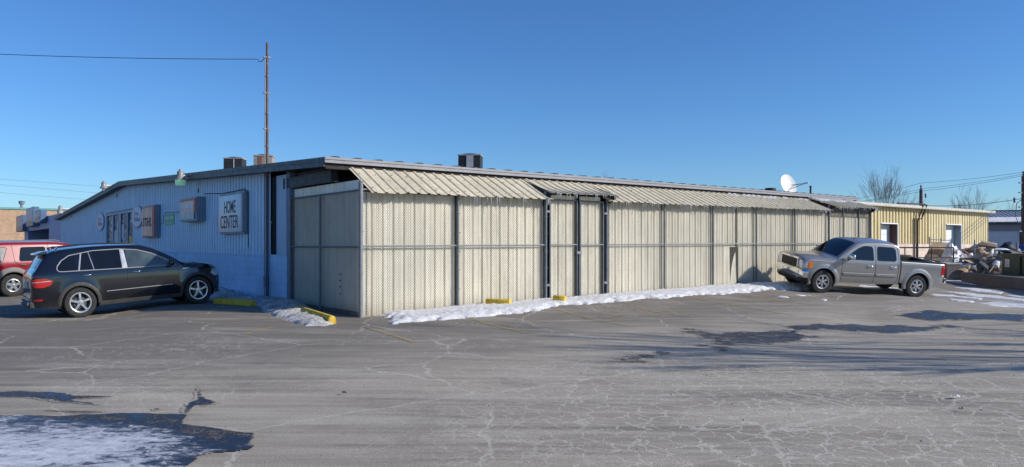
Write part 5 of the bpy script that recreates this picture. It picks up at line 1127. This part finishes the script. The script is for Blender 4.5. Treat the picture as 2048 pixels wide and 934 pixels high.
# ---- black crossover --------------------------------------------------
def black_suv():
    r = empty('parked_suv', 'black five door crossover with silver alloy wheels parked nose to the blue wall', 'car')
    P = car_mat('black_paint', (.004, .005, .010), 0, .12, 1.0, (.075, .075, .075), .40, .30); R, WB, wc = .372, 2.933, .965
    B = Body(top=[(-1.04, .62), (-1.03, .98), (-1.0, 1.12), (-.92, 1.22), (-.72, 1.50), (-.62, 1.60), (-.5, 1.66), (-.1, 1.70), (.5, 1.72), (1.0, 1.71), (1.5, 1.68), (1.85, 1.575), (2.2, 1.395), (2.55, 1.18), (2.64, 1.135), (2.9, 1.12), (3.3, 1.06), (3.55, .99), (3.7, .90), (3.77, .78), (3.80, .62)],
             bot=[(-1.04, .42), (-.9, .33), (-.4, .26), (.5, .24), (2.5, .24), (3.4, .25), (3.7, .27), (3.80, .36)],
             half=[(-1.04, .70), (-1.0, .80), (-.9, .875), (-.6, .93), (0, .955), (1, .958), (2, .955), (2.93, .945), (3.3, .90), (3.55, .80), (3.7, .68), (3.80, .50)],
             belt=[(-1.04, 1.14), (0, 1.12), (2.3, 1.06), (2.7, 1.0), (3.8, .9)], tum=.50, rc=[(-1.04, .10), (-.8, .10), (0, .075), (1.5, .075), (2.4, .08), (2.7, .16), (3.5, .2), (3.8, .2)], crown=.035, low=.10, sh=.015,
             flare=[(0, R, .40, .60, .028), (WB, R, .40, .60, .028)])
    xs = seq((-1.04, -.9, 8), (-.9, -.4, 14), (-.4, 2.2, 40), (2.2, 3.4, 26), (3.4, 3.80, 12))
    o = B.mesh(xs).build('body', P, r, smooth=38); arches(r, B, o, (0, WB), .425, .97, M_BLACK, zc=R + .0)
    DLO = [(-.46, 1.215), (-.44, 1.30), (-.34, 1.42), (-.15, 1.535), (.4, 1.615), (1.0, 1.615), (1.45, 1.565), (1.8, 1.455), (2.12, 1.29), (2.38, 1.11), (1.6, 1.115), (.8, 1.13), (0, 1.15), (-.34, 1.158), (-.42, 1.17)]
    def clip(a, b):    # window opening between two x
        f = cr([p for p in DLO[:10]]); xs_ = [a + (b - a) * k / 8 for k in range(9)]; lo = lambda x: 1.165 - (x + .5) * .0225
        return [(x, max(lo(x) + .01, f(x) - .012)) for x in xs_] + [(x, lo(x) + .008) for x in xs_[::-1]]
    wins = [clip(-.43, -.02), clip(.07, .34), clip(.40, 1.03), clip(1.17, 2.33)]
    for sd in (-1, 1):
        for i, w in enumerate(wins): B.side(w, .004, sd=sd).build('side_window', M_GLASSL if i == 3 else M_GLASS, r, smooth=60, fixn=False)
        B.trim(DLO, .011, .006, sd, closed=True).build('window_trim', M_CHR2, r, smooth=50)
        for a, b in ((.02, .02), (.37, .37)): 
            mb = MB(); f = cr([p for p in DLO[:10]]); B.trim([(a + .0, 1.15), (a + (.10 if a < .1 else -.08), f(a) - .01)], .012 if a > .1 else .02, .003, sd, mb).build('pillar_trim', M_CHR2 if a < .1 else mat('grey_pillar', (.35, .35, .37), .3, .5), r, smooth=50)
        B.side([(1.035, 1.12), (1.04, 1.60), (1.14, 1.595), (1.165, 1.12)], .008, sd=sd, nx=3).build('pillar_trim', M_CHR2, r, smooth=50, fixn=False)
        for s in ([(1.14, 1.12), (1.14, .8), (1.20, .45), (1.19, .33)], [(2.42, 1.08), (2.44, .8), (2.40, .5), (2.36, .33)], [(.02, 1.14), (.10, .95), (.33, .78), (.43, .6), (.45, .40)], [(-.7, 1.12), (-1.0, 1.0)], [(2.7, 1.02), (3.2, .97), (3.55, .86)]): B.trim(s, .0045, -.001, sd).build('door_seam', M_SEAM, r)
        B.trim([(-.5, .99), (.5, 1.0), (1.6, .995), (2.6, .975)], .004, .001, sd).build('crease', P, r)
        B.side([(.62, .58), (.62, .60), (2.25, .615), (2.25, .595)], .012, sd=sd).build('side_moulding', mat('silver_moulding', (.40, .40, .41), .35, .5), r, fixn=False)
        B.side([(.44, .25), (.44, .36), (2.5, .35), (2.5, .25)], .014, sd=sd).build('sill', M_PLAST, r, smooth=60, fixn=False)
        handle(r, B, .22, 1.03, sd, M_CHROME); handle(r, B, 1.40, 1.015, sd, M_CHROME)
        mirror(r, B, 2.2, 1.08, sd, P)
        flare(B, 0, R, .425, .075, .022, M_PLAST, r, sd); flare(B, WB, R, .425, .06, .020, M_PLAST, r, sd)
        B.side([(-1.015, .88), (-1.015, 1.0), (-.93, 1.03), (-.72, 1.02), (-.56, .96), (-.62, .86), (-.78, .81), (-.95, .82)], .012, sd=sd).build('tail_light', M_REDL, r, smooth=60, fixn=False)
        B.trim([(-1.0, .945), (-.62, .955)], .010, .018, sd).build('tail_light_strip', M_LENS, r)
        B.side([(-1.0, .50), (-1.0, .54), (-.82, .54), (-.82, .50)], .012, sd=sd, nx=3).build('reflector', M_REDL, r, fixn=False)
        B.side([(3.30, .80), (3.38, .92), (3.55, .90), (3.67, .80), (3.62, .72), (3.45, .72)], .008, sd=sd).build('headlight', M_LENS, r, smooth=60, fixn=False)
        B.side([(3.52, .58), (3.53, .66), (3.56, .65), (3.57, .57)], .012, sd=sd, nx=3).build('side_marker', M_AMB, r, fixn=False)
        B.side([(2.55, .97), (2.56, 1.0), (2.72, 1.0), (2.72, .985)], .010, sd=sd, nx=3).build('side_vent', M_CHR2, r, fixn=False)
        yr = .60; MB().tube([(-.42, sd * .60, 1.69), (-.36, sd * .60, 1.745), (.2, sd * .61, 1.775), (.9, sd * .61, 1.77), (1.35, sd * .60, 1.735), (1.42, sd * .60, 1.70)], .016, 8).build('roof_rail', mat('black_rail_gloss', (.02, .02, .025), .25, coat=1), r, smooth=50)
    for sd in (-1, 1): MB().tube([(-.44, sd * .62, 1.70), (-.38, sd * .61, 1.76)], .02, 8).build('rail_foot', M_CHROME, r, smooth=50)
    B.topgrid(seq((1.62, 2.52, 14)), -.93, .93).build('windscreen', M_GLASSL, r, smooth=60, fixn=False)
    B.topgrid(seq((-.90, -.70, 6)), -.85, .85).build('rear_window', M_GLASS, r, smooth=60, fixn=False)
    MB().prism([(-.62, 1.60), (-.60, 1.675), (-.80, 1.625), (-.83, 1.60), (-.80, 1.58)], -.60, .60, 'y').build('spoiler', P, r, bevel=.012, smooth=40)
    MB().box(-1.07, -.96, -.76, .76, .40, .62).build('rear_bumper', P, r, bevel=.04, smooth=40); MB().box(-1.10, -1.0, -.70, .70, .34, .44).box(-1.085, -.97, -.78, .78, .34, .5).build('rear_skirt', M_PLAST, r, bevel=.03, smooth=40)
    MB().box(-1.052, -1.03, -.26, .26, .80, .95).build('number_plate', mat('plate_blue_grey', (.30, .38, .45), .4), r)
    for sd in (-1, 1): MB().lathe([(.03, -1.12), (.045, -1.12), (.05, -1.11), (.05, -.95), (.03, -.95)], 16, 'x', (0, sd * .58, .44)).build('exhaust_pipe', M_CHROME, r, smooth=40)
    MB().box(3.76, 3.80, -.20, -.02, .66, .84).box(3.76, 3.80, .02, .20, .66, .84).build('kidney_grille', M_CHROME, r, bevel=.02); MB().box(3.77, 3.805, -.42, .42, .38, .52).build('lower_grille', M_BLACK, r, bevel=.01)
    MB().tube([(-.45, 0, 1.70), (-.55, 0, 1.78)], [.02, .006], 6).build('antenna_fin', P, r); MB().tube([(-.96, .1, 1.16), (-.90, -.28, 1.26)], .01, 6).build('wiper', M_BLACK, r)
    for xa in (0, WB):
        for sd in (-1, 1): make_wheel(r, xa, sd * .835, R, R, .25, .245, 'five', sd)
    r.scale = (1.0, 1.0, 1.05); squeeze(r, 3.35, .72, -9, 1); place(r, (-11.15, 19.4, g(-11.15, 19.4)), (2.24, 1.85, .21), .0, .835, -1); return r
black_suv()
# ---- silver pickup -----------------------------------------------------
def pickup():
    r = empty('parked_pickup', 'silver grey crew cab pickup truck with its nose against the fence', 'pickup truck')
    PT = (.33, .32, .315); P = car_mat('pewter_paint', PT, .55, .30, .9, (.20, .185, .17), .55, .7); R, WB = .405, 3.645; HW = 1.0
    B = Body(top=[(.735, 1.30), (.74, 1.72), (.80, 1.80), (1.0, 1.845), (1.5, 1.865), (2.1, 1.845), (2.35, 1.80), (2.55, 1.70), (2.8, 1.53), (3.05, 1.35), (3.2, 1.255), (3.35, 1.235), (3.9, 1.235), (4.3, 1.215), (4.48, 1.18), (4.55, 1.12)],
             bot=[(.735, .46), (1.5, .42), (3.3, .42), (4.2, .45), (4.57, .55)],
             half=[(.735, .985), (1.5, .99), (3.0, .99), (3.645, .985), (4.2, .965), (4.45, .93), (4.57, .88)], belt=[(.7, 1.20), (2.9, 1.18), (4.6, 1.05)], tum=.30, rc=[(.735, .08), (2.4, .09), (3.0, .08), (3.3, .13), (4.3, .14), (4.57, .10)], crown=.045, low=.07, sh=.02,
             flare=[(WB, R, .46, .66, .04)])
    xs = seq((.735, .80, 3), (.80, 2.3, 24), (2.3, 3.3, 22), (3.3, 4.55, 34))
    o = B.mesh(xs).build('cab', P, r, smooth=38); arches(r, B, o, (WB,), .47, 1.0, M_BLACK, zc=R + .03)
    # bed: open box with thick sides
    Q = Body(top=[(-1.15, 1.245), (.70, 1.275)], bot=[(-1.15, .55), (-.7, .50), (.70, .50)], half=[(-1.15, .955), (-1.1, .975), (-.9, .99), (.70, .995)], belt=[(-1.2, 1.12), (.7, 1.14)], tum=.25, rc=[(-1.2, .05), (.7, .05)], crown=.0, low=.07, flare=[(0, R, .46, .66, .04)])
    o = Q.mesh(seq((-1.15, -1.05, 3), (-1.05, .70, 34))).build('bed', P, r, smooth=38)
    bx = MB().box(-1.09, .64, -.80, .80, .78, 2).build('cutter', None); arc = []
    m = o.modifiers.new('b', 'BOOLEAN'); m.operation = 'DIFFERENCE'; m.object = bx; m.solver = 'EXACT'; dg = bpy.context.evaluated_depsgraph_get(); me = bpy.data.meshes.new_from_object(o.evaluated_get(dg)); o.modifiers.clear(); o.data = me; bpy.data.objects.remove(bx)
    arches(r, Q, o, (0,), .47, 1.0, M_BLACK, zc=R + .03)
    MB().box(-1.085, .635, -.795, .795, .785, .80).box(-1.088, -1.07, -.79, .79, .79, 1.2).box(-1.08, .62, -.797, -.785, .79, 1.25).box(-1.08, .62, .785, .797, .79, 1.25).box(.61, .635, -.79, .79, .79, 1.25).build('bed_liner', M_BLACK, r)
    MB().box(-1.12, .66, .80, .97, 1.262, 1.285).box(-1.12, .66, -.97, -.80, 1.262, 1.285).build('bed_rail_cap', M_BLACK, r, bevel=.006)
    MB().box(.60, .68, -.7, .7, 1.15, 1.36).build('bed_front_guard', M_BLACK, r)
    # tonneau bits seen in the bed
    W1 = [(1.78, 1.25), (1.80, 1.64), (1.84, 1.70), (2.0, 1.715), (2.16, 1.70), (2.35, 1.62), (2.60, 1.46), (2.76, 1.33), (2.78, 1.26), (2.74, 1.235), (1.82, 1.24)]
    W2 = [(.90, 1.30), (.92, 1.62), (.97, 1.69), (1.06, 1.71), (1.55, 1.715), (1.60, 1.70), (1.62, 1.65), (1.63, 1.26), (1.60, 1.24), (.96, 1.25)]
    for sd in (-1, 1):
        for w in (W1, W2):
            B.side(w, .004, sd=sd, nz=6).build('side_window', M_GLASS, r, smooth=60, fixn=False); B.trim(w, .012, .0, sd, closed=True).build('window_seal', M_BLACK, r, smooth=50)
        for s in ([(1.70, 1.76), (1.70, 1.2), (1.70, .8), (1.74, .46)], [(2.98, 1.22), (2.98, .9), (2.97, .50)], [(.84, 1.76), (.80, 1.3), (.80, .9), (.80, .6), (.86, .50)], [(.80, 1.78), (1.70, 1.80), (2.2, 1.78), (2.6, 1.60), (2.9, 1.36)], [(3.3, 1.17), (4.3, 1.08)]): B.trim(s, .006, -.001, sd).build('door_seam', M_SEAM, r)
        for a, b in ((.90, 1.66), (1.75, 2.92)): 
            B.side([(a, .70), (a, .80), (b, .80), (b, .70)], .020, sd=sd).build('side_moulding', P, r, smooth=50, fixn=False); B.trim([(a, .695), (b, .695)], .010, .012, sd).build('moulding_edge', M_BLACK, r); B.trim([(a, .775), (b, .775)], .007, .022, sd).build('moulding_strip', M_CHR2, r)
        handle(r, B, 1.90, 1.05, sd, M_CHROME, .22); handle(r, B, 1.0, 1.045, sd, M_CHROME, .22)
        MB().box(1.80, 2.0, sd * 1.0 - .004, sd * 1.0 + .004, 1.01, 1.09).box(.90, 1.10, sd * 1.0 - .004, sd * 1.0 + .004, 1.005, 1.085).build('handle_recess', M_CHROME, r, bevel=.003)
        mirror(r, B, 2.72, 1.22, sd, M_BLACK, 1.25, M_CHROME)
        flare(B, WB, R + .03, .47, .13, .03, P, r, sd, -.25, PI + .22, 'arch_flare'); flare(Q, 0, R + .03, .47, .13, .03, P, r, sd, -.25, PI + .25, 'arch_flare')
        B.side([(4.08, .86), (4.08, 1.09), (4.30, 1.09), (4.30, .86)], .010, sd=sd).build('turn_signal', M_AMB, r, fixn=False)
        B.side([(4.325, .86), (4.325, 1.08), (4.50, 1.05), (4.55, 1.02), (4.55, .86)], .010, sd=sd).build('headlight', M_LENS, r, smooth=60, fixn=False)
        MB().box(4.46, 4.56, min(sd * .61, sd * .88), max(sd * .61, sd * .88), .84, 1.10).build('headlight', M_LENS, r, bevel=.015, smooth=40)
        B.side([(2.93, .95), (2.90, 1.18), (3.12, 1.12), (3.16, .96), (3.06, .9)], .002, sd=sd).build('fender_shade', P, r, fixn=False) if False else None
        Q.side([(-1.148, .85), (-1.148, 1.20), (-1.00, 1.20), (-.99, .85)], .012, sd=sd, nx=4).build('tail_light', M_REDL, r, smooth=50, fixn=False)
        MB().box(-1.175, -1.15, min(sd * .78, sd * .955), max(sd * .78, sd * .955), .85, 1.20).build('tail_light', M_REDL, r, bevel=.01)
        Q.side([(-1.145, .78), (-1.145, .85), (-1.0, .85), (-1.0, .78)], .011, sd=sd, nx=3).build('reverse_light', M_LENS, r, fixn=False)
    B.topgrid(seq((2.40, 3.12, 14)), -.94, .94).build('windscreen', M_GLASS, r, smooth=60, fixn=False)
    MB().grid([[(.733, y, z) for y in (-.66, 0, .66)] for z in (1.30, 1.68)]).build('rear_window', M_GLASS, r, fixn=False)
    for sd in (-1, 1): B.topgrid(seq((3.4, 4.45, 8)), sd * .52, sd * .60, .012, 3).build('bonnet_crease', P, r, smooth=50, fixn=False)
    MB().tube([(2.1, .1, 1.89), (1.95, .1, 1.93)], [.03, .01], 6).build('antenna_fin', M_BLACK, r); MB().tube([(3.12, -.5, 1.33), (2.95, -.1, 1.42)], .012, 6).build('wiper', M_BLACK, r)
    # front end
    def ring(x0, x1, y, z0, z1, t, m, nm_): return MB().box(x0, x1, -y, y, z0, z0 + t).box(x0, x1, -y, y, z1 - t, z1).box(x0, x1, -y, -y + t, z0 + t, z1 - t).box(x0, x1, y - t, y, z0 + t, z1 - t).build(nm_, m, r, bevel=.012, smooth=40)
    ring(4.50, 4.60, .60, .76, 1.185, .06, M_CHROME, 'grille_surround')
    o = MB().box(4.50, 4.565, -.55, .55, .80, 1.15).build('grille', mat('mesh_grille', (.02, .018, .016), .6), r); mb = MB()
    for k in range(22): y = -.53 + k * .05; mb.box(4.564, 4.572, y, y + .012, .81, 1.14)
    for k in range(11): z = .82 + k * .029; mb.box(4.572, 4.578, -.54, .54, z, z + .008)
    mb.build('grille_mesh', mat('grille_bars_warm', (.07, .06, .05), .5, .3), o)
    bp = [(4.26, 1.01), (4.44, .99), (4.55, .90), (4.62, .70), (4.65, .35), (4.655, 0)]; prof = []
    rows = []
    pl = [(x, y) for x, y in bp] + [(x, -y) for x, y in bp[::-1][1:]]
    for z, d in ((.80, -.03), (.78, .0), (.70, .015), (.62, .015), (.55, .0), (.52, -.03)): rows.append([(x + d, y * (1 + d * .6), z) for x, y in pl])
    MB().grid(rows).build('front_bumper', M_CHROME, r, smooth=50, fixn=False)
    rows = []
    for z, d in ((.53, -.03), (.44, -.02), (.34, -.12), (.32, -.3)): rows.append([(x + d, y * .97, z) for x, y in pl])
    MB().grid(rows).build('front_valance', M_BLACK, r, smooth=50, fixn=False)
    for sd in (-1, 1): MB().lathe([(.0, 4.60), (.05, 4.60), (.065, 4.58)], 16, 'x', (0, sd * .62, .50)).build('fog_light', M_LENS, r, smooth=40)
    MB().box(4.44, 4.54, -.86, .86, .76, .84).build('front_panel', P, r)
    rb = [(-1.18, 1.0), (-1.30, .96), (-1.33, .8), (-1.34, 0)]; pl = rb + [(x, -y) for x, y in rb[::-1][1:]]; rows = []
    for z, d in ((.74, .02), (.72, 0), (.60, 0), (.56, .03)): rows.append([(x + d, y, z) for x, y in pl])
    rows = [[(-1.15, y, .745) for x, y in pl]] + rows
    MB().grid(rows).build('rear_bumper', M_CHROME, r, smooth=50, fixn=False); MB().box(-1.16, -1.14, -.76, .76, .62, 1.24).build('tailgate', P, r, bevel=.004)
    MB().box(-.9, 4.2, -.55, .55, .38, .52).tube([(-.0, -.8, R), (0, .8, R)], .07, 8).tube([(WB, -.8, R), (WB, .8, R)], .05, 8).box(1.5, 2.4, -.6, -.2, .32, .42).build('chassis', M_BLACK, r)
    MB().tube([(-.9, -.75, .42), (1.2, -.6, .40)], .04, 8).build('exhaust_pipe', M_GALVD, r)
    for xa in (0, WB):
        for sd in (-1, 1): make_wheel(r, xa, sd * .86, R, R, .275, .235, 'six', sd)
    rear = (14.50, 27.15, g(14.50, 27.15)); fr = (10.90, 26.62, g(10.90, 26.62))
    squeeze(r, 4.15, .66, -.55, .80)
    place(r, rear, (fr[0] - rear[0], fr[1] - rear[1], fr[2] - rear[2]), -.140, .86, 1); r.scale = (1.0, 1.0, 1.02); return r
pickup()
# ---- red wagon ----------------------------------------------------------
def red_suv():
    r = empty('parked_wagon', 'red full size wagon with grey lower cladding parked behind the black car', 'car')
    P = car_mat('red_paint', (.27, .006, .012), .0, .22, .9, (.26, .13, .115), .9, .4); CL = mat('grey_body_cladding', (.17, .165, .16), .65, var=.15); R, WB = .385, 3.302; HW = 1.0
    B = Body(top=[(-1.28, .8), (-1.26, 1.2), (-1.15, 1.66), (-1.05, 1.78), (-.8, 1.84), (0, 1.87), (1.2, 1.865), (1.75, 1.81), (1.95, 1.74), (2.2, 1.6), (2.6, 1.34), (2.75, 1.24), (2.95, 1.21), (3.7, 1.14), (4.0, 1.05), (4.06, .9)],
             bot=[(-1.28, .5), (-.8, .42), (3.6, .42), (4.06, .5)], half=[(-1.28, .93), (-1.1, .98), (-.6, 1.0), (3, 1.0), (3.7, .96), (4.06, .86)], belt=[(-1.3, 1.20), (2.6, 1.17), (4.1, 1.0)], tum=.26, rc=[(-1.28, .1), (1.9, .1), (2.7, .1), (3.1, .14), (4.06, .14)], crown=.04, low=.06, sh=.02)
    o = B.mesh(seq((-1.28, -1.0, 8), (-1.0, 1.7, 30), (1.7, 3.0, 22), (3.0, 4.06, 22))).build('body', P, r, smooth=38); arches(r, B, o, (0, WB), .46, 1.0, M_BLACK, zc=R + .02)
    W3 = [(-1.12, 1.26), (-1.0, 1.62), (-.93, 1.68), (-.20, 1.70), (-.15, 1.66), (-.28, 1.26), (-.33, 1.22), (-1.08, 1.22)]
    W2 = [(.20, 1.26), (.26, 1.64), (.30, 1.69), (.98, 1.70), (1.02, 1.66), (1.03, 1.26), (1.0, 1.22), (.24, 1.22)]
    W1 = [(1.20, 1.25), (1.20, 1.66), (1.24, 1.70), (1.62, 1.68), (1.82, 1.58), (2.30, 1.27), (2.30, 1.22), (1.24, 1.22)]
    for sd in (-1, 1):
        for w in (W1, W2, W3): B.side(w, .004, sd=sd).build('side_window', M_GLASS if w is not W3 else mat('dusty_glass', (.035, .04, .05), .25, var=.2, coat=.4), r, smooth=60, fixn=False); B.trim(w, .010, 0, sd, closed=True).build('window_seal', M_BLACK, r)
        for s in ([(.0, 1.78), (.06, 1.2), (.40, .95)], [(1.11, 1.78), (1.11, .5)], [(2.42, 1.18), (2.45, .5)]): B.trim(s, .006, -.001, sd).build('door_seam', M_SEAM, r)
        handle(r, B, .30, 1.10, sd, CL); handle(r, B, 1.30, 1.08, sd, CL); mirror(r, B, 2.2, 1.2, sd, M_BLACK, 1.2)
        for a, b in ((-1.25, -.44), (.44, 2.86), (3.75, 4.03)): B.side([(a, .46), (a, .86), (b, .86), (b, .46)], .022, sd=sd).build('side_cladding', CL, r, smooth=50, fixn=False)
        flare(B, 0, R + .02, .46, .15, .05, CL, r, sd, -.2, PI + .2, 'arch_cladding'); flare(B, WB, R + .02, .46, .15, .05, CL, r, sd, -.2, PI + .2, 'arch_cladding')
        MB().tube([(-.95, sd * .70, 1.86), (-.85, sd * .70, 1.92), (1.4, sd * .70, 1.93), (1.55, sd * .70, 1.88)], .02, 8).build('roof_rail', CL, r)
        B.side([(-1.26, .9), (-1.255, 1.15), (-1.18, 1.4), (-1.12, 1.4), (-1.13, .9)], .012, sd=sd, nx=4).build('tail_light', M_REDL, r, fixn=False)
        B.side([(3.82, .88), (3.82, 1.02), (4.03, .98), (4.03, .88)], .010, sd=sd, nx=4).build('headlight', M_LENS, r, fixn=False)
    B.topgrid(seq((1.98, 2.66, 10)), -.94, .94).build('windscreen', M_GLASS, r, smooth=60, fixn=False)
    B.topgrid(seq((-1.24, -1.12, 6)), -.85, .85).build('rear_window', M_GLASS, r, smooth=60, fixn=False)
    MB().box(-1.40, -1.25, -.98, .98, .48, .72).box(3.98, 4.14, -.95, .95, .48, .74).build('bumper', CL, r, bevel=.04, smooth=40)
    MB().box(4.03, 4.08, -.55, .55, .78, 1.0).build('grille', M_BLACK, r, bevel=.01)
    for xa in (0, WB):
        for sd in (-1, 1): make_wheel(r, xa, sd * .85, R, R, .27, .215, 'fivewide', sd)
    place(r, (-17.25, 25.9, g(-17.25, 25.9)), (.66, .75, .02), 0, .85, -1); return r
red_suv()

# ------------------------------------------------------------------ daylight, camera
SUN_EL = math.radians(28); sd_ = Vector((.970, -.243, 0)).normalized(); toward = Vector((sd_.x * math.cos(SUN_EL), sd_.y * math.cos(SUN_EL), math.sin(SUN_EL)))
la = bpy.data.lights.new('sun', 'SUN'); la.energy = 5.0; la.angle = math.radians(.5); la.color = (1.0, .935, .83)
so = bpy.data.objects.new('sun', la); COL.objects.link(so); so.rotation_mode = 'QUATERNION'; so.rotation_quaternion = Vector((0, 0, 1)).rotation_difference(toward); so.location = (20, 0, 30)
w = bpy.data.worlds.new('World'); SC.world = w; w.use_nodes = True; nt = w.node_tree; bg = nt.nodes['Background']
sky = nt.nodes.new('ShaderNodeTexSky'); sky.sky_type = 'NISHITA'; sky.sun_disc = False; sky.sun_elevation = SUN_EL; sky.sun_rotation = math.atan2(sd_.x, sd_.y); sky.altitude = 300; sky.air_density = 1.0; sky.dust_density = .35; sky.ozone_density = 3.2
hs = nt.nodes.new('ShaderNodeHueSaturation'); hs.inputs['Saturation'].default_value = 1.12; nt.links.new(sky.outputs[0], hs.inputs['Color']); tint = mixc(nt, 1.0, hs.outputs[0], (.65, .92, 1.24), 'MULTIPLY'); nt.links.new(tint, bg.inputs[0]); bg.inputs[1].default_value = .112
cam = bpy.data.cameras.new('camera'); co = bpy.data.objects.new('camera', cam); COL.objects.link(co); SC.camera = co
co.location = (0, 0, CAMZ); co.rotation_euler = (math.radians(90), 0, 0); cam.sensor_width = 36; cam.lens = 36 * FPX / 2048; cam.shift_y = (HOR - 467) / 2048; cam.clip_end = 8000; cam.clip_start = .1
SC.view_settings.view_transform = 'Standard'; SC.view_settings.look = 'None'; SC.view_settings.exposure = 0; SC.view_settings.gamma = 1
SC.render.engine = 'CYCLES'
